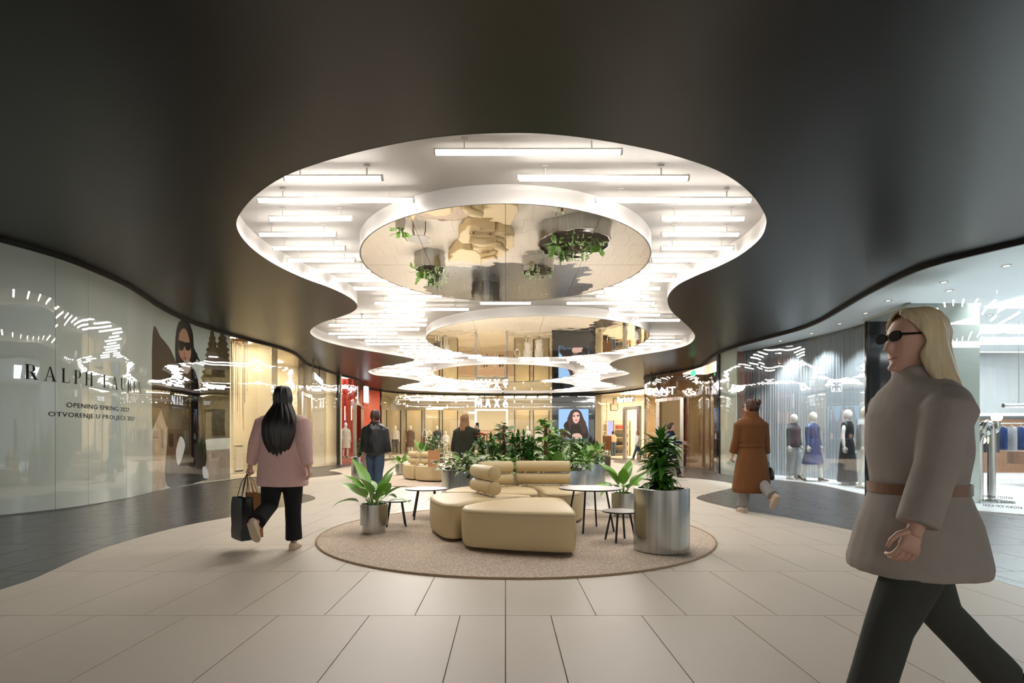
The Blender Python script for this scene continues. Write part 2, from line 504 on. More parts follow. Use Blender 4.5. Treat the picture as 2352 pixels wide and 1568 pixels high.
RIGHT = Path([(9.3, 29.6), (8.3, 28.6), (7.1, 27.4), (6.80, 26.0), (7.25, 24.5), (7.80, 23.3), (8.05, 22.2), (7.90, 21.3), (7.60, 20.0), (7.47, 19.0), (7.43, 18.0),
              (7.54, 17.2), (7.70, 16.4), (7.90, 15.6), (8.07, 14.6), (7.98, 13.5), (7.73, 12.3), (7.48, 11.1), (7.34, 9.9), (7.42, 9.2),
              (7.96, 8.25), (8.7, 7.2), (9.9, 5.6), (11.4, 2.5), (12.2, -2), (12.5, -8)])

# ------------------------------------------------------------------ floor: pale and charcoal tiles
XL = catmull([(-4.6, -8), (-4.2, -2), (-3.9, 2), (-3.92, 4.2), (-4.02, 4.74), (-4.19, 5.29), (-4.33, 5.9), (-4.38, 6.76), (-4.32, 7.5), (-4.14, 8.14), (-4.0, 8.9),
              (-3.74, 9.8), (-3.80, 10.8), (-4.5, 11.8), (-5.9, 13.0), (-6.45, 14.5), (-6.05, 16.4), (-5.55, 18.2), (-6.1, 19.6),
              (-6.75, 20.8), (-6.8, 24.4), (-6.5, 28), (-6.6, 31), (-6.2, 33), (-5.0, 34.6)], 6)
XR = catmull([(4.6, -8), (4.2, -2), (4.0, 2), (4.05, 4.2), (4.08, 4.67), (4.35, 5.6), (4.46, 6.46), (4.43, 7.13), (4.3, 7.7), (4.15, 8.37), (3.9, 8.9), (3.80, 9.66),
              (3.76, 10.3), (3.9, 11.0), (4.63, 12.0), (5.7, 13.4), (6.05, 14.6), (5.9, 15.8), (5.46, 16.9), (5.6, 19), (6.3, 22), (6.0, 25.5), (5.6, 28), (6.2, 31), (5.4, 34.6)], 6)
XLa, XRa = np.array(XL), np.array(XR)
xl = lambda y: float(np.interp(y, XLa[:, 1], XLa[:, 0]))
xr = lambda y: float(np.interp(y, XRa[:, 1], XRa[:, 0]))
lwall = lambda y: float(np.interp(y, LEFT.p[:, 1], LEFT.p[:, 0])) if y < 33.4 else float(np.interp(y, [33.4, 36.6], [-7.7, -1]))
rwall = lambda y: float(np.interp(y, RIGHT.p[::-1, 1], RIGHT.p[::-1, 0])) if y < 28 else float(np.interp(y, [28, 30, 31.3, 36], [8.3, 9.2, 8.4, 6]))

floor = struct('floor')
sobj('screed', MB().box((0, 15, -.06), (34, 62, .10)), M['grout'], floor)

def strip_outline(lo, hi, y0, y1):
    """part of a tile between two plan curves; None when nothing is left"""
    G = .003
    n = 9
    ys = [y0 + G + (y1 - y0 - 2 * G) * i / (n - 1) for i in range(n)]
    seg = [(y, lo(y) + G, hi(y) - G) for y in ys]
    if all(b - a <= .004 for _, a, b in seg): return None
    seg = [(y, a, max(a + .001, b)) for y, a, b in seg]
    straight = all(abs(a - seg[0][1]) < 1e-6 and abs(b - seg[0][2]) < 1e-6 for _, a, b in seg)
    if straight: seg = [seg[0], seg[-1]]
    return [(b, y) for y, a, b in seg] + [(a, y) for y, a, b in reversed(seg)]

tile_cache = {}
far_pale, far_dark = MB(), MB()
ROW0 = 3.573 - 1.2 * 6
row = 0
while ROW0 + 1.2 * row < 36.5:
    y0 = ROW0 + 1.2 * row; y1 = y0 + 1.2
    shift = .3 if row % 2 else 0.0
    k = -22
    xs = sorted(set([round(-13.2 + shift + .6 * i, 3) for i in range(46)] + [0.0]))
    for x0, x1 in zip(xs[:-1], xs[1:]):
        lim = lambda f: (lambda y: min(max(f(y), x0), x1))
        jobs = []
        wl, wr = lim(lwall), lim(rwall); a, b = lim(xl), lim(xr)
        jobs.append((strip_outline(a, b, y0, y1), 0))
        jobs.append((strip_outline(wl, a, y0, y1), 1))
        jobs.append((strip_outline(b, wr, y0, y1), 1))
        for poly, dark in jobs:
            if not poly: continue
            near = (y1 > 2.3 and y0 < (13.0 if not dark else 11.5)) and any(abs(p[0]) < (p[1] * .97 + .3) for p in poly)
            if near:
                full = len(poly) == 4
                key = (round(poly[0][0] - poly[3][0], 3), dark) if full else None
                ox, oy = poly[-1][0], poly[-1][1]
                if full: ox, oy = poly[3][0], poly[3][1]; ox, oy = poly[2][0], poly[0][1]
                if key and key in tile_cache: me = tile_cache[key]
                else:
                    me = MB().prism([(p[0] - ox, p[1] - oy) for p in poly], -.010, 0).mesh('tile', M['dark_tile' if dark else 'tile'])
                    if key: tile_cache[key] = me
                t = inst(me, 'tile', floor); t.location = (ox, oy, 0)
            else:
                (far_dark if dark else far_pale).prism(poly, -.010, 0)
    row += 1
for nm, mb, mt in (('far_pale_tiles', far_pale, 'tile'), ('far_charcoal_tiles', far_dark, 'dark_tile')):
    o = mb.build(nm, M[mt], floor); o['kind'] = 'stuff'

inlay = catmull([(-3.3, 23.2), (-2.2, 22.7), (0, 22.7), (2.2, 22.8), (3.8, 23.4), (3.2, 24.6), (4.2, 26.0), (3.0, 28.2), (0, 29.0), (-2.8, 28.2), (-4.0, 26.4), (-3.2, 24.8)], 6, closed=True)
MB().prism(inlay, -.004, .004).build('charcoal_inlay', M['dark_tile'], floor)

# ------------------------------------------------------------------ black ceiling with the cloud shaped opening
def cl(x, y):
    z = FPX * (CEIL - EYE) / (VPY - y)
    return ((x - VPX) * z / FPX, z)
CLOUD_PX = [(1170, 305), (1300, 311), (1440, 332), (1560, 360), (1660, 397), (1720, 440), (1752, 483), (1760, 512), (1745, 548), (1700, 585), (1650, 611),
            (1600, 632), (1558, 653), (1536, 676), (1534, 697), (1545, 717), (1567, 737), (1588, 757), (1596, 775), (1578, 792), (1533, 804), (1443, 819),
            (1404, 832), (1404, 841), (1425, 849), (1446, 857), (1420, 864), (1387, 870), (1380, 876), (1410, 882), (1437, 888), (1398, 895), (1330, 899.5), (1230, 902), (1108, 901.5),
            (1006, 899), (935, 895), (914, 890), (937, 882.5), (966, 877.5), (948, 871), (904, 865), (863, 861), (846, 852), (870, 843.5), (912, 836.5), (948, 829), (949, 823.5), (920, 817.5), (870, 809),
            (800, 797), (745, 783), (718, 770), (714, 757), (740, 740), (785, 726), (814, 713), (820, 699), (802, 682), (760, 661), (700, 639), (640, 611), (590, 579),
            (556, 545), (543, 513), (556, 483), (592, 444), (654, 404), (742, 371), (864, 339), (1010, 314)]
cloud = catmull([cl(*p) for p in CLOUD_PX], 6, closed=True)
cloud = cloud[::-1]                       # counter-clockwise from above
outer = [tuple(p) for p in LEFT.p] + [tuple(p) for p in BACK.p[1:]] + [tuple(p) for p in BARB.p[1:]] + [tuple(p) for p in RIGHT.p[1:]]
outer_c = outer[::-1]
ceiling = struct('ceiling')
sobj('black_soffit', fill_poly(outer_c, [cloud], CEIL, up=False), M['black_ceiling'], ceiling)
REC = CEIL + .28
mb = MB()
n = len(cloud)
mb.loft([[(p[0], p[1], CEIL - .004) for p in cloud], [(p[0], p[1], REC) for p in cloud]], False, False)
sobj('recess_cheek', mb, M['white'], ceiling, 180)
sobj('recess_top', fill_poly(cloud, [], REC, up=False), M['white'], ceiling)
sobj('roof_slab', MB().box((0, 15, 5.05), (36, 64, .1)), M['black'], ceiling)
# black edge profile where the ceiling meets the shop fronts
for i, P in enumerate((LEFT, BACK, BARB, RIGHT)):
    sobj('trim_%d' % (i + 1), P.panel(0, P.L, CEIL - .075, CEIL + .02, .05, .03), M['black'])

# ------------------------------------------------------------------ mirror discs
MIRZ = EYE + 3.10
DISCS = [((0.0, 9.58), 2.50, 'first mirrored ceiling disc above the round rug and beige sofa'),
         ((.97, 16.9), 3.42, 'widest mirrored ceiling disc, hanging between two other discs beyond the first'),
         ((-.05, 25.4), 3.30, 'third mirrored ceiling disc in the row, reflecting clothes racks'),
         ((1.45, 31.4), 2.55, 'smallest mirrored ceiling disc in front of the lit shop sign')]
for (cx, cy), r, lab in DISCS:
    t = thing('mirror_disc', lab, 'mirror', (cx, cy, MIRZ), group='mirrored discs in the ceiling recess')
    n = 96
    circ = [(r * math.cos(2 * PI * k / n), r * math.sin(2 * PI * k / n)) for k in range(n)]
    mb = MB().loft([[(p[0] * f, p[1] * f, z) for p in circ] for f, z in ((.992, .012), (.992, -.002), (1, -.002), (1, REC - MIRZ))], True, True)
    mb.build('rim_band', M['white'], t, 40)
    cuts = [-r * 2] + [r * q for q in (-.53, 0, .53)] + [r * 2]
    for a, b in zip(cuts[:-1], cuts[1:]):
        for lo, hi in ((-9, 0), (0, 9)):
            pl = [(p[0] * .991, p[1] * .991) for p in circ]
            for q in ((1, 0, b - .003), (-1, 0, -(a + .003)), (0, 1, hi - .003), (0, -1, -(lo + .003))):
                pl = clip_half(pl, *q)
                if len(pl) < 3: break
            if len(pl) >= 3: MB().prism(pl, .0, .010).build('mirror_panel', M['mirror'], t)

# ------------------------------------------------------------------ tube lights
TZ = EYE + 3.20
def tube_mesh(L):
    """glowing underside of the tube, 188 degrees around"""
    g = MB(); n = 7; r = .038; rr = []
    for x in (-L / 2 + .012, L / 2 - .012):
        rr.append([(x, r * math.sin(a), -r * math.cos(a)) for a in [math.radians(-94 + 188 * k / n) for k in range(n + 1)]])
    g.loft(rr, False, False, closed=False)
    g.f = [tuple(reversed(f)) for f in g.f]
    return g.mesh('tube', M['tube'], 40)
def upper_shield_mesh(L):  # opaque upper shell, added to keep tube light off the recess top
    g = MB(); n = 8; r = .0375; rr = []
    for x in (-L / 2 + .012, L / 2 - .012):
        rr.append([(x, r * math.sin(a), -r * math.cos(a)) for a in [math.radians(94 + 172 * k / n) for k in range(n + 1)]])
    g.loft(rr, True, True)
    return g.mesh('housing', M['cap'], 40)
def cap_mesh():
    return MB().tube([(-.012, 0, 0), (.012, 0, 0)], .040, 12).mesh('end_cap', M['cap'], 40)
def bracket_mesh():
    g = MB().box((0, 0, .075), (.014, .016, .09)).box((0, 0, REC - TZ - .008), (.07, .03, .012))
    return g.mesh('bracket', M['white'])
LONG, SHORT = 2.08, 1.2
tm = {LONG: tube_mesh(LONG), SHORT: tube_mesh(SHORT)}; hm = {LONG: upper_shield_mesh(LONG), SHORT: upper_shield_mesh(SHORT)}; cm = cap_mesh(); bm_ = bracket_mesh()
cl_np = np.array(cloud + [cloud[0]])
def inside_spans(y, margin):
    xs = []
    for (xa, ya), (xb, yb) in zip(cl_np[:-1], cl_np[1:]):
        if (ya <= y) != (yb <= y): xs.append(xa + (xb - xa) * (y - ya) / (yb - ya))
    xs.sort()
    sp = [[xs[i] + margin, xs[i + 1] - margin] for i in range(0, len(xs) - 1, 2)]
    for (cx, cy), r, _ in DISCS:
        d = abs(y - cy)
        if d < r + .1:
            h = math.sqrt((r + .1) ** 2 - d * d) if d < r + .1 else 0
            out = []
            for a, b in sp:
                if b < cx - h or a > cx + h: out.append([a, b]); continue
                if a < cx - h: out.append([a, cx - h])
                if b > cx + h: out.append([cx + h, b])
            sp = out
    return sp
FIRST = {0: [(-.79, 1)], 1: [(-2.70, 0), (.154, 1)], 2: [(-3.3, 1), (1.2, 1)], 3: [(-3.41, 0), (2.25, 0)], 4: [(-3.83, 0), (2.43, 0)],
         5: [(-3.87, 0), (2.66, 0)], 6: [(-3.87, 0), (2.6, 0)], 7: [(-3.7, 0), (2.52, 0)], 8: [(-3.68, 0), (2.25, 0)], 9: [(-3.2, 0), (2.06, 0)],
         10: [(-2.6, 0), (2.0, 0)], 11: [(-3.05, 0), (-.6, 0), (1.41, 1)], 12: [(-2.97, 1), (2.52, 0)], 13: [(-3.26, 0), (2.75, 0)]}
rg = random.Random(3)
row = 0
while 6.0 + .6 * row < 34.7:
    y = 6.0 + .6 * row
    items = []
    if row in FIRST:
        items = [(x, LONG if l else SHORT) for x, l in FIRST[row]]
    else:
        for a, b in inside_spans(y, .16):
            w = b - a
            while w >= SHORT:
                L = LONG if (w > LONG and rg.random() < .5) else SHORT
                slack = w - L
                o = min(slack, rg.uniform(.05, .5)) if slack > SHORT + .4 else slack * rg.random()
                items.append((a + o, L)); a += o + L + .3; w = b - a
    for x, L in items:
        sp = [s for s in inside_spans(y, .10) if s[0] < x + L / 2 < s[1]]
        if sp: x = min(max(x, sp[0][0]), max(sp[0][0], sp[0][1] - L))
        ln = 'long' if L == LONG else 'short'
        best = min(range(4), key=lambda q: math.hypot(x + L / 2 - DISCS[q][0][0], y - DISCS[q][0][1]) - DISCS[q][1])
        where = ('first', 'widest', 'third', 'smallest')[best] + ' mirrored disc'
        side = ', poster side' if x + L < DISCS[best][0][0] - .2 else ', white shop side' if x > DISCS[best][0][0] + .2 else ', crossing its axis'
        t = thing('tube_light', ln + ' glowing ceiling tube light beside the ' + where + side, 'light', (x + L / 2, y, TZ), group=ln + ' tubes beside the ' + where + side)
        inst(tm[L], 'tube', t); inst(hm[L], 'housing', t)
        for s in (-1, 1):
            inst(cm, 'end_cap', t, Matrix.Translation((s * (L / 2 - .005), 0, 0)))
            if y < 20: inst(bm_, 'bracket', t, Matrix.Translation((s * L * .34, 0, 0)))
    row += 1

# ------------------------------------------------------------------ left: white backed glass panels, poster, clear shop window
def panes(parent, P, s_list, z0, z1, mat, t=.012, off=0.0, gap=.006, name='pane'):
    for a, b in zip(s_list[:-1], s_list[1:]):
        P.panel(a + gap / 2, b - gap / 2, z0, z1, t, off, .12).build(name, mat, parent, 30)

sL = lambda px: LEFT.s_px(px)
w1 = struct('wall_left')
seam = [sL(q) for q in (127, 203, 291, 349)]
first = [seam[0] - 1.25 * k for k in range(9, 0, -1)]
panes(w1, LEFT, [s for s in first if s > .2] + seam, .02, CEIL - .05, M['white_glass'], name='glass_panel')
sobj('backing', LEFT.panel(0.1, seam[-1], .0, CEIL, .03, -.014), M['seam'], w1)
sobj('base_rail', LEFT.panel(0.1, sL(775), .0, .022, .03, .012), M['seam'], w1)

# big fashion poster behind glass
w2 = struct('window_1')
sp = [sL(q) for q in (349, 394, 445, 507, 530)]
POST_OFF = -.02
def on_left(x, y, off=0.0):
    s = sL(x); px, py = LEFT.at(s, off)
    return (px, py, hgt(y, LEFT.at(s)[1]))
poster = thing('wall_poster', 'tall printed poster of a dark haired woman in sunglasses and black coat', 'poster', (0, 0, 0))
def poster_poly(pts, layer, mat, name, smooth=True):
    """flat print: an outline in photo pixels laid on the curved poster in narrow columns"""
    if smooth: pts = catmull(pts, 5, closed=True)
    mb = MB(); xs0, xs1 = min(q[0] for q in pts), max(q[0] for q in pts)
    n = max(6, int((xs1 - xs0) / (1.0 if smooth else .4)))
    def spans(x):
        ys = []
        for i in range(len(pts)):
            (xa, ya), (xb, yb) = pts[i - 1], pts[i]
            if (xa <= x) != (xb <= x): ys.append(ya + (yb - ya) * (x - xa) / (xb - xa))
        return sorted(ys)
    for i in range(n):
        xa, xb = xs0 + (xs1 - xs0) * i / n, xs0 + (xs1 - xs0) * (i + 1) / n
        e = (xb - xa) * .02
        sa, sb = spans(xa + e), spans(xb - e)
        if len(sa) != len(sb): sa = sb = spans((xa + xb) / 2)
        for j in range(0, len(sa) - 1, 2):
            q = [(xa, sa[j + 1]), (xb, sb[j + 1]), (xb, sb[j]), (xa, sa[j])]
            mb.add([on_left(u, v, POST_OFF + .0015 * layer) for u, v in q], [(0, 1, 2, 3)])
    return mb.build(name, mat, poster)
pc = lambda n, c, v=.08, s=6: pm('print_' + n, c, rough=.9, var=v, scale=s, spec=.0)
LEFT.panel(sp[0] + .01, sp[-1], .03, CEIL - .05, .01, POST_OFF, .12).build('print_sheet', pc('sky', (.50, .55, .52)), poster)
poster_poly([(353, 762), (372, 775), (392, 800), (402, 822), (412, 850), (404, 900), (380, 1000), (353, 990)], 1, pc('hill', (.065, .045, .032), .4, 3), 'hillside_print')
poster_poly([(353, 985), (372, 940), (386, 985), (388, 1060), (382, 1118), (353, 1130)], 2, pc('grass', (.48, .36, .26), .5, 3), 'meadow_print', False)
rgp = random.Random(11)
def pine(cx, top, base, half):
    l, r_ = [], []
    for q in range(40):
        t = q / 39; w = half * min(1, (t * 1.9) ** .75) + .5
        l.append((max(354, cx - w * (1 if q % 2 else .62) - rgp.uniform(0, 1.5)), top + (base - top) * t)); r_.append((min(529, cx + w * (1 if q % 2 else .6) + rgp.uniform(0, 1.5)), top + (base - top) * t))
    return [(cx, top - 3)] + r_ + l[::-1]
poster_poly(pine(489, 757, 1008, 30), 1, pc('tree', (.075, .055, .022), .8, 9), 'pine_tree_print', False)
poster_poly(pine(512, 757, 1010, 36), 2, pc('tree2', (.060, .045, .020), .8, 9), 'pine_tree_print', False)
poster_poly(pine(472, 850, 1010, 18), 2, pc('tree3', (.085, .065, .025), .8, 9), 'pine_tree_print', False)
poster_poly([(462, 1010), (480, 1006), (529, 1004), (529, 1100), (470, 1106)], 2, pc('field', (.34, .26, .20), .4, 3), 'field_print', False)
poster_poly([(462, 1012), (490, 1007), (529, 1005), (529, 1030), (470, 1035)], 3, pc('pale_field', (.62, .60, .52), .2, 3), 'pale_field_print', False)
poster_poly([(400, 850), (420, 838), (447, 848), (461, 900), (470, 985), (476, 1050), (470, 1085), (480, 1096), (462, 1105), (386, 1116), (386, 1010), (390, 930)], 4, pc('coat', (.012, .009, .009), .5, 8), 'coat_print')
poster_poly([(424, 734), (434, 738), (444, 765), (447, 800), (455, 815), (450, 830), (440, 838), (418, 850), (406, 830), (404, 790), (408, 755), (414, 738)], 5, pc('hair', (.006, .005, .005), .2), 'hair_print')
poster_poly([(422, 754), (430, 760), (437, 785), (440, 810), (437, 825), (430, 832), (420, 826), (412, 810), (411, 782), (414, 764)], 6, pc('face', (.50, .27, .19), .12, 4), 'face_print')
poster_poly([(411, 783), (416, 782), (426, 786), (438, 787), (439, 798), (435, 805), (428, 803), (425, 795), (421, 804), (414, 804), (411, 796)], 7, pc('sunglasses', (.004, .004, .004)), 'sunglasses_print')
poster_poly([(424, 800), (426.5, 812), (428.5, 816), (424, 818), (421.5, 815)], 7, pc('nose', (.40, .20, .14)), 'nose_print')
poster_poly([(447, 800), (452, 812), (462, 832), (450, 822), (452, 835), (444, 820)], 5, pc('strand', (.006, .005, .005)), 'hair_strand_print')
poster_poly([(432, 856), (440, 842), (452, 870), (446, 905), (436, 880)], 6, pc('lapel', (.03, .022, .02)), 'lapel_print')
poster_poly([(420, 822), (426, 819), (430, 822), (426, 826)], 7, pc('lips', (.35, .10, .08)), 'lips_print')
poster_poly([(422, 832), (436, 828), (440, 840), (432, 858), (420, 850)], 6, pc('neck', (.52, .42, .38), .1, 4), 'neck_print')
poster_poly([(415, 1002), (426, 1023), (412, 1068), (405, 1040)], 7, pc('handbag', (.62, .62, .62), .1), 'handbag_print')
poster_poly([(466, 1074), (474, 1072), (480, 1090), (478, 1098), (468, 1096)], 7, pc('cuff', (.62, .62, .64), .1), 'cuff_print')
panes(w2, LEFT, sp, .02, CEIL - .05, M['glass'], .008, .004)

w3 = struct('window_2')
sb = [sL(q) for q in (530, 570, 623, 664, 690)] 
panes(w3, LEFT, sb, .02, CEIL - .05, M['glass_warm'])
sdoor0, sdoor1 = sL(690), sL(711.5)
sb2 = [sL(713), sL(747), sL(776)]
panes(w3, LEFT, sb2, .02, CEIL - .05, M['glass_warm'])
panes(w3, LEFT, [sdoor0, sdoor1], 3.0, CEIL - .05, M['glass_warm'])
d1 = struct('door_1')
for s in (sdoor0, sdoor1):
    x, y = LEFT.at(s)
    MB().box((x, y, 1.48), (.16, .16, 2.96)).build('jamb', M['steel_warm'], d1)
LEFT.panel(sdoor0, sdoor1, 2.86, 3.0, .14, .07).build('lintel', M['steel_warm'], d1)

# red shop
w4 = struct('window_3')
sr = [sL(q) for q in (781, 800, 814)]
panes(w4, LEFT, sr, .02, CEIL - .05, M['glass'])
LEFT.panel(sL(776.5), sL(780.5), 0, CEIL - .02, .12, .04).build('jamb', M['screen_black'], w4)
d2 = struct('door_2')
for q in (815.5, 833):
    x, y = LEFT.at(sL(q)); MB().box((x, y, 1.5), (.14, .14, 3.0)).build('jamb', M['steel'], d2)
LEFT.panel(sL(815.5), sL(833), 2.9, 3.04, .14, .07).build('lintel', M['steel'], d2)
panes(w4, LEFT, [sL(815.5), sL(833)], 3.04, CEIL - .05, M['glass'])
LEFT.panel(sL(836), LEFT.L - .12, 0, CEIL - .03, .06, .02).build('red_panel', M['red'], w4)
LEFT.panel(LEFT.L - .12, LEFT.L, 0, CEIL - .02, .16, .06).build('end_post', M['screen_black'], w4)

# ------------------------------------------------------------------ back: long shop window, entrance, screen wall
sB = lambda px: BACK.s_px(px)
w5 = struct('window_4')
seams = [sB(q) for q in (882, 902, 931, 963, 1000, 1035, 1066, 1091)]
panes(w5, BACK, seams, .02, CEIL - .05, M['glass_warm'])
seams = [sB(q) for q in (1166, 1188, 1228, 1268)]
panes(w5, BACK, seams, .02, CEIL - .05, M['glass_warm'])
panes(w5, BACK, [sB(1091), sB(1128), sB(1166)], 3.25, CEIL - .05, M['glass_warm'])
sobj('base_rail', BACK.panel(sB(880), sB(1091), 0, .10, .06, .02), M['shop_cream'], w5)
sobj('base_rail', BACK.panel(sB(1166), sB(1268), 0, .10, .06, .02), M['shop_cream'], w5)
d3 = struct('door_3')
for q in (1093, 1164.5):
    x, y = BACK.at(sB(q)); MB().box((x, y, 1.6), (.14, .2, 3.2)).build('jamb', M['steel'], d3)
BACK.panel(sB(1091.5), sB(1166), 3.12, 3.25, .18, .09).build('lintel', M['steel'], d3)
w6 = struct('wall_back')
BACK.panel(sB(1268), BACK.L - .02, 0, CEIL - .03, .10, -.05).build('black_panel', M['screen_black'], w6)
panes(w6, BACK, [sB(1268), sB(1308), sB(1346), sB(1365)], .02, CEIL - .05, M['glass'])

# ------------------------------------------------------------------ far corner shop and bronze shop
sG = lambda px: BARB.s_px(px)
w7 = struct('window_5')
panes(w7, BARB, [.02, sG(1392), sG(1411), sG(1433)], .02, CEIL - .05, M['glass_warm'])
panes(w7, BARB, [sG(1470), sG(1490), BARB.L], .02, CEIL - .05, M['glass_warm'])
panes(w7, BARB, [sG(1433), sG(1470)], 3.2, CEIL - .05, M['glass_warm'])
d4 = struct('door_4')
for q in (1435.5, 1468):
    x, y = BARB.at(sG(q)); MB().box((x, y, 1.56), (.2, .2, 3.12), -.9).build('jamb', M['steel'], d4)
BARB.panel(sG(1434), sG(1470), 3.02, 3.2, .2, .1).build('lintel', M['steel'], d4)

# right-hand front: path runs from far to near, pixel x is not monotonic at its far end
def sR(px, y_max=26.0):
    ok = (RIGHT.p[:, 1] < y_max) & (RIGHT.p[:, 1] > 5)
    return float(np.interp(px, RIGHT.px[ok], RIGHT.s[ok]))
w8 = struct('window_6')
s_gant0 = sR(1491)
panes(w8, RIGHT, [.1, s_gant0 * .5, s_gant0, sR(1509)], .02, CEIL - .05, M['glass_bronze'])
panes(w8, RIGHT, [sR(1509), sR(1568)], 3.05, CEIL - .05, M['glass_bronze'])
panes(w8, RIGHT, [sR(1568), sR(1590), sR(1616)], .02, CEIL - .05, M['glass_bronze'])
panes(w8, RIGHT, [sR(1618), sR(1632), sR(1646)], .02, CEIL - .05, M['glass_bronze'])
RIGHT.panel(sR(1612), sR(1636), .02, 3.0, .03, -.05).build('steel_panel', M['steel_warm'], w8, 30)
RIGHT.panel(sR(1568.5), sR(1580), .02, 3.0, .03, -.05).build('steel_panel', M['steel_warm'], w8, 30)
RIGHT.panel(sR(1647), sR(1652.5), 0, CEIL - .02, .10, .02).build('dark_post', M['screen_black'], w8)
d5 = struct('door_5')
for q in (1511, 1566):
    x, y = RIGHT.at(sR(q)); MB().box((x, y, 1.5), (.14, .24, 3.0), -.35).build('jamb', M['steel_warm'], d5)
RIGHT.panel(sR(1509), sR(1568), 2.9, 3.05, .22, .1).build('lintel', M['steel_warm'], d5)

# white shop
w9 = struct('window_7')
RIGHT.panel(sR(1653), sR(1689), .02, CEIL - .04, .03, -.03, .12).build('white_panel', M['white_glass'], w9, 30)
seams = [sR(q) for q in (1653, 1673, 1689, 1704, 1742, 1788, 1848, 1895, 1941, 1999)]
panes(w9, RIGHT, seams, .03, CEIL - .05, M['glass'])
seams = [sR(q) for q in (2081, 2155, 2290)]
seams += [seams[-1] + 1.3 * k for k in range(1, 7)]
panes(w9, RIGHT, seams, .03, CEIL - .05, M['glass'])
panes(w9, RIGHT, [sR(1999), sR(2081)], 3.6, CEIL - .05, M['glass'])
d6 = struct('door_6')
s0, s1 = sR(2001), sR(2080)
(x0, y0), (x1, y1) = RIGHT.at(s0), RIGHT.at(s1)
MB().box((x0 + .6, y0 + .1, 1.8), (1.3, .05, 3.6)).build('portal_panel', M['screen_black'], d6)
MB().box((x1 + .6, y1 - .1, 1.8), (1.3, .05, 3.6)).build('portal_panel', M['white_glass'], d6)
MB().box(((x0 + x1) / 2 + .6, (y0 + y1) / 2, 3.62), (1.3, 1.3, .05)).build('portal_head', M['white_glass'], d6)
# ------------------------------------------------------------------ shop interiors: shells and lamps
def strip_slab(P, s0, s1, x_far, z0, z1, extra=()):
    ln = P.line(s0, s1, -.03, .3)
    poly = ln + [(x_far, ln[-1][1])] + list(extra) + [(x_far, ln[0][1])]
    return MB().prism(poly, z0, z1)

# --- left cream shop (between the poster and the red shop)
ls = struct('wall_left_shop')
strip_slab(LEFT, sp[0], sL(776), -15.5, -.004, .012).build('shop_floor', M['shop_floor'], ls)
MB().box((-12.5, 18.5, 4.62), (10.5, 14.4, .05)).build('shop_ceiling', M['shop_ceiling'], ls)
MB().box((-13.4, 18.5, 2.3), (.1, 14, 4.6)).build('shop_back_wall', M['shop_cream'], ls)
MB().box((-11.2, 25.35, 2.3), (7.0, .1, 4.6)).build('shop_side_wall', M['shop_cream'], ls)
MB().box((-11.0, 12.0, 2.3), (5.6, .1, 4.6)).build('shop_side_wall', M['shop_cream'], ls)
def pleats(p0, p1, z0, z1, amp, wave, name, mat, parent, phase=0.0):
    p0, p1 = np.array(p0, float), np.array(p1, float); L = np.linalg.norm(p1 - p0); d = (p1 - p0) / L; nn = np.array([d[1], -d[0]])
    k = max(8, int(L / wave * 6)); a = []; b = []
    for i in range(k + 1):
        q = p0 + d * L * i / k; o = amp * math.sin(2 * PI * (L * i / k) / wave + phase)
        a.append(tuple(q + nn * o)); b.append(tuple(q + nn * (o - .015)))
    return MB().prism(a + b[::-1], z0, z1).build(name, mat, parent, 60)
MB().box((-11.0, 19.75, 2.3), (4.6, .1, 4.6)).build('shop_partition', M['shop_cream'], ls)
MB().box((-8.75, 19.9, 2.3), (.5, .5, 4.6)).build('shop_pillar', M['shop_ceiling'], ls)
cur = thing('pleated_curtain', 'cream pleated curtain hanging behind the window beside the poster', 'curtain', (0, 0, 0))
pleats((-10.2, 17.2), (-9.0, 17.9), .05, 4.5, .03, .14, 'cloth', M['shop_ceiling'], cur)
cur = thing('pleated_curtain', 'pale cream curtain filling the window between shop door and red shop', 'curtain', (0, 0, 0))
pleats((-8.5, 22.2), (-8.35, 25.1), .05, 4.5, .025, .16, 'cloth', M['shop_ceiling'], cur)
# chandelier of thin rods
t = thing('rod_chandelier', 'bronze disc chandelier with a cluster of long thin hanging rods', 'chandelier', (-8.75, 17.6, 4.38))
MB().lathe([(.001, .03), (.32, .03), (.34, .0), (.34, -.05), (.001, -.05)], 32).build('ceiling_plate', pm('bronze', (.30, .19, .09), rough=.3, metal=1), t, 40)
MB().rod((0, 0, .03), (0, 0, .24), .02).build('stem', M['steel_warm'], t)
rgc = random.Random(5)
for k in range(22):
    a = rgc.uniform(0, 6.28); r = .30 * math.sqrt(rgc.random()); L = rgc.uniform(1.6, 3.0)
    MB().rod((r * math.cos(a), r * math.sin(a), -.05), (r * math.cos(a), r * math.sin(a), -L), .007, 6).build('hanging_rod', M['steel_warm'], t)
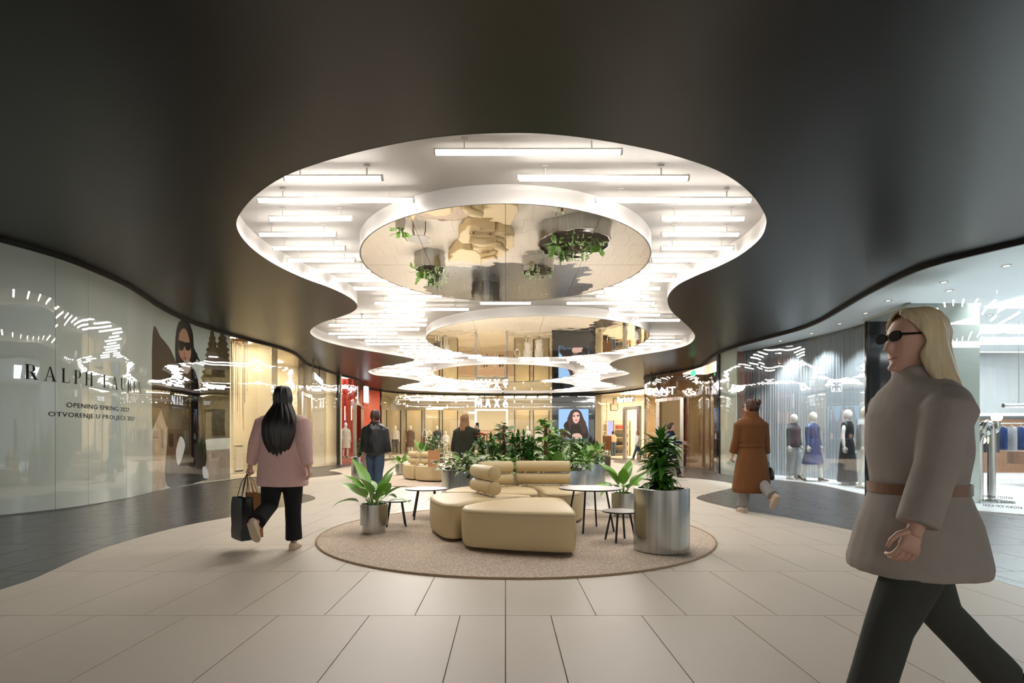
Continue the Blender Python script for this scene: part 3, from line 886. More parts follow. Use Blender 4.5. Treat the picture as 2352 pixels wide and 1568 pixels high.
# display unit with lit shelves
t = thing('display_unit', 'cream display unit with two glowing shelf edges beside the poster', 'cabinet', (-8.95, 16.3, .012))
MB().box((0, 0, .45), (.7, .9, .9)).build('body', M['shop_ceiling'], t)
for z in (.25, .72): MB().box((.36, 0, z), (.02, .8, .05)).build('shelf_light', M['bulb'], t)
t = thing('side_cabinet', 'low cream cabinet with open shelf behind the shop window', 'cabinet', (-9.5, 18.7, .012))
MB().box((0, 0, .05), (.6, .5, .1)).box((0, 0, .95), (.6, .5, .06)).box((-.28, 0, .5), (.04, .5, .9)).box((.28, 0, .5), (.04, .5, .9)).build('carcass', M['shop_ceiling'], t)
MB().box((0, 0, .5), (.52, .46, .03)).build('shelf', M['light_wood'], t)
for k, (x, y, sx, sy) in enumerate([(-10.6, 15.4, 1.6, 2.2), (-10.6, 22.6, 1.6, 2.4), (-9.4, 18.6, .8, 1.0)]):  # glowing panels added to light the cream shop
    o = MB().box((0, 0, 0), (sx, sy, .03)).build('glow_panel', M['added_panel_warm']); o.location = (x, y, 4.57)
    tag(o, ['added warm panel lighting the cream shop behind the poster', 'added warm panel lighting the cream shop near the red shop', 'small added warm panel lighting the space beside the rod chandelier'][k], 'light', 'added light panels in the cream shop')

# --- red shop
rs = struct('wall_red_shop')
strip_slab(LEFT, sL(776), LEFT.L, -13.0, -.004, .012).build('shop_floor', pm('red_floor', (.35, .09, .06), rough=.3), rs)
MB().box((-10.6, 29.6, 4.62), (6.0, 8.2, .05)).build('shop_ceiling', M['red'], rs)
MB().box((-12.6, 29.4, 2.3), (.1, 8, 4.6)).build('shop_back_wall', M['red'], rs)
MB().box((-10.3, 33.5, 2.3), (4.6, .1, 4.6)).build('shop_side_wall', M['red'], rs)
cur = thing('red_curtain', 'deep red pleated curtain hanging behind the coat mannequin', 'curtain', (0, 0, 0))
pleats((-11.8, 29.4), (-8.3, 29.9), .03, 4.55, .06, .28, 'cloth', M['red_curtain'], cur)
for k, x in enumerate((-8.85, -8.5, -8.15)):
    t = thing('neon_bar', 'upright glowing orange light bar in front of the red curtain', 'light', (x, 28.6, 2.2), group='upright orange light bars')
    MB().rod((0, 0, 0), (0, 0, .75), .025).build('tube', M['neon'], t)
    MB().rod((0, 0, -.04), (0, 0, .0), .03).rod((0, 0, .75), (0, 0, .8), .03).rod((0, 0, .8), (0, 0, 2.4), .006).build('holder', M['black'], t)
t = thing('red_plinth', 'red display plinth carrying the coat mannequin', 'plinth', (-8.35, 28.2, .012))
MB().box((0, 0, .1), (.9, 1.0, .2)).build('block', M['red'], t); MB().box((0, 0, .21), (.92, 1.02, .02)).build('top', M['red_curtain'], t)
o = MB().box((0, 0, 0), (1.2, 4.5, .03)).build('glow_panel', M['added_panel_dim']); o.location = (-9.4, 28.6, 4.57)  # added glowing panel, brightens the red shop
tag(o, 'added warm panel lighting the inside of the red shop', 'light')

# --- back shop
bs = struct('wall_back_shop')
ln = BACK.line(.1, BACK.L, -.04, .4)
MB().prism(ln + [(12, 46), (-10, 46)], -.004, .012).build('shop_floor', M['shop_floor'], bs)
MB().prism([(-10, 33.6), (5.9, 36.6), (6.5, 46), (-10, 46)], 4.5, 4.56).build('shop_ceiling', M['shop_ceiling'], bs)
MB().box((-1.5, 45.5, 2.3), (17, .1, 4.6)).build('shop_back_wall', M['shop_ceiling'], bs)
MB().box((-1.0, 45.40, 1.0), (15, .06, 2.0)).build('wainscot', M['pink_beige'], bs)
MB().box((-9.4, 39, 2.3), (.1, 12, 4.6)).build('shop_side_wall', M['shop_cream'], bs)
MB().box((6.5, 41.2, 2.3), (.1, 9.6, 4.6)).build('shop_side_wall', M['shop_cream'], bs)
# louvred ceiling beams
for k in range(16):
    MB().box((-7 + k * .85, 39.0, 4.38), (.10, 2.6, .22)).build('ceiling_beam', M['tan'], bs)
# tan display panels with dark edges behind the mannequins
def disp_panel(x0, x1, z, h, lab):
    X0, X1 = at(x0, z), at(x1, z)
    t = thing('room_divider', lab, 'divider', ((X0 + X1) / 2, z, .012))
    w = X1 - X0
    MB().box((0, 0, h / 2), (w, .06, h)).build('board', M['tan'], t)
    for s in (-1, 1): MB().box((s * (w / 2 + .03), -.01, h / 2), (.06, .09, h)).build('edge_post', M['black'], t)
disp_panel(889, 919.5, 38.2, 3.25, 'tan display panel behind the white blouse mannequin')
disp_panel(934.5, 968, 38.2, 3.25, 'tan display panel behind the brown tweed coat mannequin')
disp_panel(976, 1008, 38.2, 3.25, 'tan display panel behind the dark coat mannequin')
disp_panel(1017.5, 1050, 38.2, 3.25, 'tan display panel beside the shop entrance, behind the person in olive')
disp_panel(1183, 1216, 38.2, 3.25, 'tan display panel between the entrance and the white dress mannequins')
disp_panel(1226, 1260, 38.2, 3.25, 'tan display panel next to the black screen wall')
# lamps: line lights and track spots
for k, (x, y, l) in enumerate([(-5.6, 37.0, 3.4), (-1.9, 37.4, 3.2), (2.2, 37.4, 3.2), (-4.0, 41.5, 4.2), (2.0, 41.5, 4.2)]):
    o = MB().box((0, 0, 0), (l, .14, .05)).build('line_light', emis('line_glow_%d' % k, (1, .84, .56), SHOP_WARM * 2.2)); o.location = (x, y, 4.40)
    tag(o, 'slim glowing line light under the ceiling of the lit clothes shop', 'light', 'line lights in the back shop')
rail = thing('track_rail', 'white lighting track with hangers above the back shop mannequins', 'track', (0, 0, 0))
for y, z in ((36.95, 3.62), (37.5, 3.95)):
    MB().box((-1.8, y, z), (11.6, .04, .04)).build('rail', M['white'], rail)
for k in range(7):
    x = -7.2 + k * 1.75
    MB().rod((x, 36.95, 3.62), (x, 36.95, 4.5), .012).build('hanger', M['white'], rail)
    MB().rod((x + .35, 36.95, 3.3), (x + .35, 36.95, 4.5), .012).build('hanger', M['white'], rail)
spot_b = MB().tube([(0, 0, .0), (0, -.05, -.14)], [.035, .045], 10).mesh('housing', M['white'], 40)
spot_l = MB().tube([(0, -.05, -.14), (0, -.055, -.155)], [.043, .043], 10).mesh('lens', emis('spot_lens', (1, .9, .7), 30.0))
for k in range(18):
    t = thing('track_spot', 'small white track spotlight shining above the back shop display', 'spotlight', (-7.3 + k * .66 + rgc.uniform(-.12, .12), 36.95 if k % 2 else 37.5, 3.60 if k % 2 else 3.93),
              rgc.uniform(-.5, .5), 'track spotlights in the back shop')
    inst(spot_b, 'housing', t); inst(spot_l, 'lens', t)
# window stage
ws = thing('window_stage', 'long pale stage carrying the mannequins of the back shop', 'platform', (0, 0, 0))
l1 = BACK.line(sB(884), sB(1088), -.25, .4); l2 = BACK.line(sB(884), sB(1088), -1.7, .4)
MB().prism(l1 + l2[::-1], .012, .20).build('deck', M['shop_floor'], ws)
l1 = BACK.line(sB(1169), sB(1262), -.25, .4); l2 = BACK.line(sB(1169), sB(1262), -1.5, .4)
ws = thing('window_stage', 'short pale stage with mannequins between the entrance and the screen', 'platform', (0, 0, 0))
MB().prism(l1 + l2[::-1], .012, .20).build('deck', M['shop_floor'], ws)
# hanging drop shaped loops
def drop_loop(x, zc, y, s, lab):
    t = thing('drop_ornament', lab, 'ornament', (at(x, y), y, zc), group='hanging drop loops')
    pts = []
    for k in range(25):
        a = 2 * PI * k / 24
        r = .20 * s * (1 - .0)
        px = r * math.sin(a) * (1 - .42 * (1 + math.cos(a)) / 2 * 1.2); pz = -r * 1.35 * -math.cos(a)
        pts.append((px, 0, pz))
    MB().tube(pts, .028 * s, 8).build('loop', M['mannequin'], t, 60)
    MB().rod((0, 0, .27 * s), (0, 0, 4.5 - zc), .006, 6).build('cord', M['white'], t)
    MB().ell((0, 0, -.15 * s), (.10 * s, .06, .07 * s), 10, 6).build('ring_tray', M['brown_tweed'], t, 60)
drop_loop(975, hgt(994, 36.9), 36.9, .9, 'small hanging drop loop beside the brown tweed coat mannequin')
drop_loop(986, hgt(999, 36.7), 36.7, 1.15, 'larger hanging drop loop between tweed and dark coat mannequins')
drop_loop(1188, hgt(999, 36.9), 36.9, 1.1, 'hanging drop loop beside the white dress mannequin')
# garments on rails
def garment_mesh(mat, h, w):
    g = MB(); n = 10; rr = []
    for z, rx, ry in ((0, w * .55, .025), (-.05, w, .03), (-.12, w * 1.02, .045), (-h * .5, w * .95, .05), (-h, w * 1.05, .055)):
        rr.append([(rx * math.cos(2 * PI * k / n), ry * math.sin(2 * PI * k / n) * (1 + .4 * math.sin(5 * k + z * 9)), z) for k in range(n)])
    return g.loft(rr).mesh('garment', mat, 60)
hang_m = MB().tube([(0, 0, .03), (.0, 0, .09), (.02, 0, .11), (.03, 0, .09)], .004, 5).tube([(-.17, 0, -.02), (0, 0, .03), (.17, 0, -.02)], .008, 5).mesh('hanger', M['white'])
def rack(x0, y0, x1, y1, zr, n, mats, lab, glab, hmin=.55, hmax=.85, legs=True):
    t = thing('clothes_rail', lab, 'clothes rail', (x0, y0, .012))
    d = Vector((x1 - x0, y1 - y0, 0)); L = d.length
    MB().rod((0, 0, zr), (d.x, d.y, zr), .014).build('rail', M['chrome'], t, 60)
    if legs:
        for q in (0, 1): MB().rod((d.x * q, d.y * q, 0), (d.x * q, d.y * q, zr), .014).build('leg', M['chrome'], t, 60)
    else:
        for q in (.1, .9): MB().rod((d.x * q, d.y * q, zr), (d.x * q, d.y * q, zr + 1.2), .008).build('hanger_wire', M['chrome'], t, 60)
    ang = math.atan2(d.y, d.x) + PI / 2
    ms = [garment_mesh(M[m], rgc.uniform(hmin, hmax), .19) for m in mats]
    CN = {'black_silk': 'black', 'cream_cloth': 'cream', 'brown_tweed': 'brown', 'white_cloth': 'white', 'dark_grey_cloth': 'dark grey', 'pink_fleece': 'pink', 'camel_wool': 'camel', 'white_knit': 'white knitted', 'navy_cloth': 'navy', 'beige_knit': 'beige', 'grey_cloth': 'light grey', 'blue_silk': 'blue'}
    for k in range(n):
        q = (k + .5) / n
        mi = rgc.randrange(len(ms)); cn = CN[mats[mi]]
        g = thing('hanging_garment', cn + ' garment on a hanger on ' + glab, 'garment', (x0 + d.x * q, y0 + d.y * q, .012 + zr - .10), ang + rgc.uniform(-.15, .15), cn + ' garments on ' + glab)
        inst(ms[mi], 'cloth', g); inst(hang_m, 'hanger', g)
rack(-2.2, 42.5, .1, 42.5, 1.75, 11, ['black_silk', 'cream_cloth', 'brown_tweed', 'white_cloth'], 'chrome clothes rail seen through the shop entrance', 'the rail seen through the shop entrance', .8, 1.1)
rack(.6, 41.8, 2.0, 41.5, 1.75, 7, ['cream_cloth', 'brown_tweed', 'dark_grey_cloth'], 'chrome clothes rail just inside the entrance, beside the wall', 'the rail beside the entrance wall', .8, 1.1)
rack(-7.5, 42.5, -3.2, 42.5, 1.75, 14, ['black_silk', 'cream_cloth', 'brown_tweed', 'pink_fleece'], 'long chrome clothes rail behind the tan display panels', 'the rail behind the tan panels', .8, 1.1)

# screen with fashion picture
def screen_shape(pts, mat, name, parent, layer, z=36.0):
    pts = catmull(pts, 4, closed=True); pts = [(min(max(q[0], 1283.3), 1351.7), min(q[1], 1007.5)) for q in pts]
    loop = [Vector((at(p[0], z), hgt(p[1], z), 0)) for p in pts]
    tri = tessellate_polygon([loop])
    mb = MB(); mb.v = [(p.x - parent.location.x, -.002 * layer, p.y - parent.location.z) for p in loop]
    for t in tri:
        a, b, c = [Vector(mb.v[i]) for i in t]
        mb.f.append(tuple(t) if (b - a).cross(c - a).y < 0 else tuple(reversed(t)))
    return mb.build(name, mat, parent)
SZ = 36.02
t = thing('video_screen', 'bright video screen showing a long haired woman against blue sky', 'screen', (at(1317.5, SZ), SZ, hgt(973.5, SZ)))
w, h = at(1352, SZ) - at(1283, SZ), hgt(939, SZ) - hgt(1008, SZ)
MB().box((0, .05, 0), (w + .06, .08, h + .06)).build('housing', M['black'], t)
es = lambda n, c, s=1.0: emis('screen_' + n, c, s)
MB().box((0, .004, 0), (w, .01, h)).build('picture', es('sky', (.32, .52, .80), .95), t)
screen_shape([(1286, 1008), (1288, 992), (1296, 985), (1295, 975), (1306, 965), (1330, 966), (1346, 975), (1351, 992), (1351, 1008)], es('coat', (.045, .038, .03)), 'coat_picture', t, 2, SZ)
screen_shape([(1317, 940), (1327, 940), (1335, 947), (1340, 960), (1346, 972), (1347, 990), (1340, 996), (1334, 985), (1330, 975), (1312, 976), (1310, 990), (1306, 975), (1303, 963), (1307, 952), (1311, 944)], es('hair', (.085, .055, .045)), 'hair_picture', t, 3, SZ)
screen_shape([(1318, 948), (1326, 946), (1331, 952), (1331, 962), (1327, 970), (1322, 972), (1317, 967), (1315, 957)], es('face', (.72, .45, .38)), 'face_picture', t, 4, SZ)
screen_shape([(1320, 964), (1324, 963), (1327, 964.5), (1323.5, 967)], es('lips', (.62, .12, .12)), 'lips_picture', t, 5, SZ)
screen_shape([(1316, 954), (1321, 954), (1320, 956.5), (1316, 956)], es('brow', (.05, .03, .03)), 'eye_picture', t, 5, SZ)
screen_shape([(1325, 953), (1330, 953), (1330, 955.5), (1326, 956)], es('brow2', (.05, .03, .03)), 'eye_picture', t, 5, SZ)
screen_shape([(1317, 996), (1330, 995), (1337, 1002), (1336, 1008), (1318, 1008), (1314, 1002)], es('hand', (.62, .40, .32)), 'hand_picture', t, 5, SZ)

# --- far corner shop (cream)
cs = struct('wall_corner_shop')
MB().prism([(6.62, 36.6), (8.5, 31.6), (9.4, 30.0), (13, 31), (12, 42), (6.62, 42)], -.004, .012).build('shop_floor', M['shop_floor'], cs)
MB().prism([(6.62, 36.0), (8.0, 32.4), (9.4, 29.8), (13, 31), (12, 42), (6.62, 42)], 4.45, 4.5).build('shop_ceiling', M['shop_ceiling'], cs)
MB().box((9.5, 40.5, 2.25), (6, .1, 4.5)).build('shop_back_wall', M['shop_ceiling'], cs)
MB().box((12.2, 35.5, 2.25), (.1, 10, 4.5)).build('shop_side_wall', M['shop_ceiling'], cs)
o = MB().box((0, 0, 0), (2.2, 4, .03)).build('glow_panel', M['added_panel_warm']); o.location = (9.3, 36.5, 4.42)  # added light source for the corner shop interior
tag(o, 'added warm panel lighting the corner shop', 'light')
def shelf_unit(x, y, w, h, n, lab, rz=0.0, filled=True, mat='light_wood'):
    t = thing('shelf_unit', lab, 'shelf', (x, y, .012), rz)
    for s in (-1, 1): MB().box((s * w / 2, 0, h / 2), (.04, .4, h)).build('upright', M[mat], t)
    for k in range(n):
        z = .12 + (h - .2) * k / (n - 1)
        MB().box((0, 0, z), (w, .4, .035)).build('shelf', M[mat], t)
    return t
shelf_unit(8.6, 39.9, 1.2, 2.6, 5, 'oak shelf unit with folded clothes in the corner shop')
for k, (z, m) in enumerate([(.16, 'dark_grey_cloth'), (.76, 'black_silk'), (1.36, 'dark_grey_cloth'), (1.98, 'red_curtain')]):
    o = MB().box((0, 0, .08), (.8, .3, .16)).box((.02, 0, .20), (.74, .28, .08)).build('folded_clothes', M[m]); o.location = (8.6, 39.88, .012 + z)
    tag(o, ['folded dark clothes on the lowest oak shelf', 'folded black clothes on the second oak shelf', 'folded dark clothes on the middle oak shelf', 'red folded clothes near the top of the oak shelf'][k], 'clothes')
shelf_unit(6.95, 38.3, .5, 4.0, 8, 'tall pale shelf unit beside the black screen wall', 0, mat='shop_ceiling')
def picture(x, y, z, w, h, lab):
    t = thing('picture_frame', lab, 'picture', (x, y, z))
    MB().box((0, 0, 0), (w, .03, h)).build('frame', M['black'], t); MB().box((0, -.018, 0), (w - .07, .01, h - .07)).build('print', M['cream_cloth'], t)
picture(at(1414, 40.4), 40.4, hgt(922, 40.4), .34, .5, 'small upright framed picture on the corner shop wall')
picture(at(1411, 40.4), 40.4, hgt(935, 40.4), .55, .5, 'wider framed picture below the small one on the corner shop wall')
t = thing('tall_display', 'tall bluish display screen standing in the corner shop', 'screen', (at(1401, 40.2), 40.2, .012))
MB().box((0, 0, 1.6), (.62, .08, 2.0)).build('housing', M['light_wood'], t); MB().box((0, -.045, 1.6), (.54, .01, 1.9)).build('picture', emis('tall_screen', (.55, .55, .95), 1.0), t)
MB().box((0, 0, .3), (.1, .1, .6)).build('stand', M['steel'], t)
rack(6.75, 37.6, 7.4, 38.2, 1.55, 4, ['brown_tweed', 'camel_wool'], 'short clothes rail in the corner shop beside the shopper', 'the short rail in the corner shop', .8, 1.0)

# --- bronze shop
gs = struct('wall_bronze_shop')
ln = RIGHT.line(sR(1640), .3, -.05, .4)
MB().prism(ln[::-1] + [(7.6, 20.0)][:0] + [(13.5, ln[0][1]), (13.5, 29.4)][::1], -.004, .012).build('shop_floor', pm('bronze_floor', (.34, .24, .17), rough=.3), gs)
MB().prism([(p[0], p[1]) for p in ln[::-1]] + [(13.5, ln[0][1]), (13.5, 29.4)], 4.45, 4.5).build('shop_ceiling', pm('bronze_ceiling', (.36, .28, .21), rough=.5), gs)
MB().box((11.2, 24.5, 2.25), (.1, 10.5, 4.5)).build('shop_back_wall', pm('bronze_wall', (.36, .29, .22), rough=.5, var=.1), gs)
MB().box((10.0, 28.6, 2.25), (4, .1, 4.5)).build('shop_side_wall', M['tan'], gs)
MB().box((9.6, 19.3, 2.25), (4.0, .1, 4.5)).build('shop_side_wall', M['wood'], gs)
o = MB().box((0, 0, 0), (1.2, 4.6, .03)).build('glow_panel', M['added_panel_dim']); o.location = (9.4, 24.5, 4.42)  # glowing panel added to light the bronze shop
tag(o, 'added warm panel lighting the bronze glazed shop', 'light')
for k in range(3):
    o = MB().box((0, 0, 1.5), (.06, 1.4, 3.0)).build('wall_panel', M['wood'] if k % 2 else M['tan']); o.location = (10.9, 22.2 + 1.7 * k, .012)
    tag(o, ['tan wall panel behind the bronze shop window', 'walnut wall panel behind the bronze shop door', 'tan wall panel at the inner end of the bronze shop'][k], 'panel')
rack(9.2, 24.0, 10.2, 25.6, 1.7, 6, ['white_knit', 'navy_cloth', 'beige_knit'], 'clothes rail standing inside the bronze glazed shop', 'the rail in the bronze glazed shop', .8, 1.0)
shelf_unit(10.5, 27.2, 1.4, 2.4, 5, 'dark walnut shelf unit deep inside the bronze glazed shop', 0, mat='wood')
# --- white shop on the right
vs_ = struct('wall_white_shop')
ln = RIGHT.line(sR(1650), RIGHT.L - .5, -.04, .3)
MB().prism(ln + [(22, ln[-1][1]), (22, ln[0][1])], -.004, .014).build('shop_floor', M['white_floor'], vs_)
MB().prism(ln + [(22, ln[-1][1]), (22, ln[0][1])], CEIL + .03, CEIL + .06).build('shop_ceiling', M['white_ceil'], vs_)
MB().box((15.5, 19.2, 2.1), (13, .1, 4.3)).build('shop_back_wall', M['grey_wall'], vs_)
MB().box((21.5, 6, 2.1), (.1, 26, 4.3)).build('shop_side_wall', M['grey_wall'], vs_)
MB().box((17, 19.10, .95), (9, .06, 1.9)).build('timber_wainscot', M['wood'], vs_)
MB().box((17, 19.05, 2.05), (9.2, .25, .10)).build('light_shelf', M['white_ceil'], vs_)
cur = thing('grey_curtain', 'floor to ceiling grey pleated curtain behind the window mannequins', 'curtain', (0, 0, 0))
pl = catmull([(8.35, 18.9), (8.75, 18.2), (9.1, 17.0), (9.45, 15.6), (9.6, 14.3), (9.45, 13.2), (9.1, 12.2)], 12)
a, b = [], []
pp = Path([(8.35, 18.9), (8.75, 18.2), (9.1, 17.0), (9.45, 15.6), (9.6, 14.3), (9.45, 13.2), (9.1, 12.2)])
for i in range(420):
    s = pp.L * i / 419; o = .022 * math.sin(2 * PI * s / .11) + .01 * math.sin(2 * PI * s / .31)
    a.append(pp.at(s, o)); b.append(pp.at(s, o - .012))
MB().prism(a + b[::-1], .02, CEIL + .02).build('cloth', M['grey_curtain'], cur, 60)
MB().prism(pp.line(0, pp.L, .05) + pp.line(0, pp.L, -.05)[::-1], CEIL - .03, CEIL + .03).build('track', M['seam'], cur)
# ceiling light panels
for k, (x0, x1, y0, y1) in enumerate([(11.4, 14.2, 14.6, 15.6), (14.5, 19.5, 14.6, 15.6), (11.4, 14.2, 16.4, 17.4), (14.5, 19.5, 16.4, 17.4), (11.2, 16.5, 11.6, 12.6), (11.2, 17.5, 8.6, 9.6), (11.8, 17.5, 5.2, 6.2), (12.8, 18, 1.6, 2.6)]):
    o = MB().box((0, 0, 0), (x1 - x0, y1 - y0, .03)).build('glow_panel', M['lamp_cool']); o.location = ((x0 + x1) / 2, (y0 + y1) / 2, CEIL + .012)
    tag(o, 'large glowing white ceiling panel in the white clothes shop', 'light', 'ceiling panels in the white shop')
down = MB().lathe([(.001, .0), (.055, .0), (.07, -.006), (.07, .02), (.001, .02)], 16).mesh('rim', M['steel'], 40)
downl = MB().lathe([(.001, -.002), (.045, -.002), (.045, .004), (.001, .004)], 16).mesh('lens', M['bulb'])
for k, (x, y) in enumerate([at_ for at_ in [(8.6, 16.9), (8.9, 15.7), (8.9, 14.4), (8.8, 13.2), (8.5, 12.0), (8.6, 10.6), (8.9, 9.6), (9.8, 9.2), (10.2, 10.4), (9.2, 11.2), (10.6, 8.2), (10.9, 11.0), (10.4, 13.8), (12.0, 13.4), (13.2, 10.8), (12.6, 7.6)]]):
    t = thing('downlight', 'small round recessed downlight in the white shop ceiling', 'light', (x, y, CEIL + .022), group='downlights in the white shop')
    inst(down, 'rim', t); inst(downl, 'lens', t)
    if k < 7:
        ld = bpy.data.lights.new('downlight_beam', 'SPOT'); ld.energy = 330; ld.color = (.90, .96, 1.0); ld.spot_size = math.radians(100); ld.spot_blend = .6; ld.shadow_soft_size = .06
        lo = bpy.data.objects.new('beam', ld); C.objects.link(lo); lo.parent = t; lo.location = (0, 0, -.02)
vent = thing('air_diffuser', 'round slotted air diffuser in the white shop ceiling', 'vent', (13.6, 13.6, CEIL + .02))
for r in (.32, .24, .16, .08): MB().lathe([(r, 0), (r - .05, -.02), (r - .05, .005), (r, .005)], 24).build('ring', M['steel'], vent, 40)
rack(13.2, 15.6, 18.5, 15.2, 1.62, 22, ['navy_cloth', 'dark_grey_cloth', 'white_cloth', 'grey_cloth', 'blue_silk'], 'long rail of suits and shirts in the white shop', 'the long rail in the white shop', .62, .8)
rack(9.95, 17.9, 10.15, 14.2, 1.7, 20, ['grey_cloth', 'dark_grey_cloth', 'white_cloth'], 'clothes rail half hidden behind the grey curtain', 'the rail behind the grey curtain', .8, 1.1)
t = thing('display_table', 'oval walnut display table with glass top in the white shop', 'table', (14.2, 13.6, .014))
MB().prism([(1.5 * math.cos(2 * PI * k / 40), .55 * math.sin(2 * PI * k / 40)) for k in range(40)], .55, .86).build('top', M['wood'], t, 40)
MB().prism([(.9 * math.cos(2 * PI * k / 30), .35 * math.sin(2 * PI * k / 30)) for k in range(30)], 0, .55).build('pedestal', M['wood'], t, 40)
MB().prism([(1.5 * math.cos(2 * PI * k / 40), .55 * math.sin(2 * PI * k / 40)) for k in range(40)], 1.02, 1.04).build('glass_top', M['glass'], t, 40)
for k, x in enumerate((-.7, 0, .65)):
    o = MB().box((0, 0, .03), (.38, .3, .06)).box((.01, .01, .075), (.34, .27, .03)).build('folded_shirt', M[['navy_cloth', 'grey_cloth', 'white_cloth'][k]]); o.location = (14.2 + x, 13.55, .014 + 1.04)
    tag(o, ['folded navy shirt on the walnut display table', 'folded grey shirt on the walnut display table', 'folded white shirt on the walnut display table'][k], 'shirt')
t = thing('mirror_plinth', 'polished mirror plinth standing in front of the walnut table', 'plinth', (12.6, 11.9, .014))
MB().box((0, 0, .30), (1.4, .6, .6)).build('block', M['chrome'], t); MB().box((0, 0, .61), (1.42, .62, .02)).build('top', M['chrome'], t)
for k, (x, y, z, L) in enumerate([(12.9, 14.0, 2.05, 4.0), (11.1, 14.8, 2.32, 1.6)]):
    t = thing('tube_pendant', ['long chrome tube pendant light above the suit rail', 'short chrome tube pendant light beside the suit rail'][k], 'light', (x, y, z))
    MB().rod((0, 0, 0), (L, 0, 0), .055, 14).build('housing', M['chrome'], t, 40)
    MB().box((L / 2, 0, -.052), (L * .96, .05, .01)).build('diffuser', M['lamp_cool'], t)
    for q in (.1, .9): MB().rod((L * q, 0, 0), (L * q, 0, CEIL - z), .006, 6).build('cable', M['steel'], t)
# bent tube lamp near the glass
t = thing('bent_tube_lamp', 'pair of bent grey steel tubes with glowing globe bulbs on base plate', 'lamp', (at(2270, 9.95), 9.95, .014))
MB().box((0, 0, .02), (.62, .36, .04)).build('base_plate', M['steel'], t)
arc = lambda x0, x1, zt, r: [(x0, 0, .04), (x0, 0, zt - r)] + [((x0 + x1) / 2 - (x1 - x0) / 2 * math.cos(PI * q / 8), 0, zt - r + r * math.sin(PI * q / 8)) for q in range(1, 8)] + [(x1, 0, zt - r), (x1, 0, .04)]
MB().tube([(.06, 0, .04), (.06, 0, 1.32)] + [(-.02 + .08 * math.cos(PI * q / 8), 0, 1.32 + .14 * math.sin(PI * q / 8)) for q in range(1, 9)] + [(-.10, 0, 1.2)], .062, 16).build('tall_tube', M['steel'], t, 60)
MB().tube([(-.17, .0, .04), (-.17, 0, 1.1), (-.15, 0, 1.2), (-.10, 0, 1.26), (-.02, 0, 1.28)], .062, 16).build('short_tube', M['steel'], t, 60)
MB().tube([(.06, 0, 1.30), (.13, 0, 1.32), (.155, 0, 1.38), (.155, 0, 1.5)], .055, 16).build('side_arm', M['steel'], t, 60)
MB().ell((.155, 0, 1.56), (.085, .085, .085)).build('globe_bulb', M['bulb'], t, 180)
MB().ell((-.06, .08, 1.14), (.075, .075, .075)).build('globe_bulb', M['bulb'], t, 180)

t = thing('dome_camera', 'small dome camera under the black ceiling near the glowing entrance letters', 'camera', (at(1155, 34.5), 34.5, CEIL - .07))
MB().ell((0, 0, 0), (.07, .07, .06)).build('dome', M['screen_black'], t, 180); MB().lathe([(.001, .04), (.09, .04), (.09, .07), (.001, .07)], 20).build('mount', M['white'], t, 40)
# ------------------------------------------------------------------ rugs
def rug(x, y, r, lab):
    t = thing('round_rug', lab, 'rug', (x, y, 0))
    n = 96
    MB().lathe([(r - .02, .001), (r - .02, .010)], n).build('pile', M['rug'], t)
    ring = [((r - .012) * math.cos(2 * PI * k / n), (r - .012) * math.sin(2 * PI * k / n), .006) for k in range(n + 1)]
    MB().tube(ring, .012, 6, up=(0, 0, 1)).build('binding', M['rug_edge'], t, 60)
rug(.12, 6.88, 2.40, 'round pebble patterned rug under the beige bolster sofa and steel pots')
rug(-1.9, 15.65, 2.45, 'round beige rug under the sofa that carries a paper bag')

# ------------------------------------------------------------------ bolster sofa
def round_poly(pts, f=.35, k=7):
    out = []; n = len(pts)
    for i in range(n):
        p0, p1, p2 = [np.array(pts[(i + d) % n], float) for d in (-1, 0, 1)]
        a = p1 + (p0 - p1) * min(f, .5); b = p1 + (p2 - p1) * min(f, .5)
        for q in range(k):
            t = q / (k - 1)
            out.append(tuple((1 - t) ** 2 * a + 2 * t * (1 - t) * p1 + t * t * b))
    return out
def inset(poly, d):
    n = len(poly); out = []
    for i in range(n):
        a = np.array(poly[i - 1]); b = np.array(poly[(i + 1) % n]); t = b - a; L = np.linalg.norm(t) or 1
        out.append((poly[i][0] - t[1] / L * d, poly[i][1] + t[0] / L * d))
    return out
def ccw(poly):
    a = sum(poly[i - 1][0] * poly[i][1] - poly[i][0] * poly[i - 1][1] for i in range(len(poly)))
    return poly if a > 0 else poly[::-1]
SEAT = .43
def seat_module(parent, pts, cx, cy, f=.35):
    o = ccw(round_poly([(p[0] - cx, p[1] - cy) for p in pts], f))
    o = inset(o, .008)
    rings = []
    cen = np.mean(np.array(o), axis=0)
    shr = lambda f: [(cen[0] + (p[0] - cen[0]) * f, cen[1] + (p[1] - cen[1]) * f) for p in o]
    for q, z in ((shr(.90), .030), (inset(o, .022), .034), (inset(o, .007), .052), (o, .10), (inset(o, -.006), .25), (o, SEAT - .045), (inset(o, .006), SEAT - .02), (inset(o, .022), SEAT - .006), (shr(.90), SEAT), (shr(.6), SEAT + .003), (shr(.05), SEAT + .004)):
        rings.append([(p[0], p[1], z) for p in q])
    m = MB().loft(rings).build('seat_cushion', M['leather'], parent, 75)
    pip = inset(o, .003)
    MB().tube([(p[0], p[1], SEAT - .035) for p in pip] + [(pip[0][0], pip[0][1], SEAT - .035)], .006, 6, up=(0, 0, 1)).build('piping', M['piping'], m, 60)
    c = np.mean(np.array(o), axis=0)
    for k in range(4):
        p = o[int(len(o) * (k + .5) / 4)]
        q = (c[0] + (p[0] - c[0]) * .6, c[1] + (p[1] - c[1]) * .6)
        MB().lathe([(.022, .0), (.022, .04)], 12, (q[0], q[1], 0)).build('foot', M['black'], m, 40)
    return m
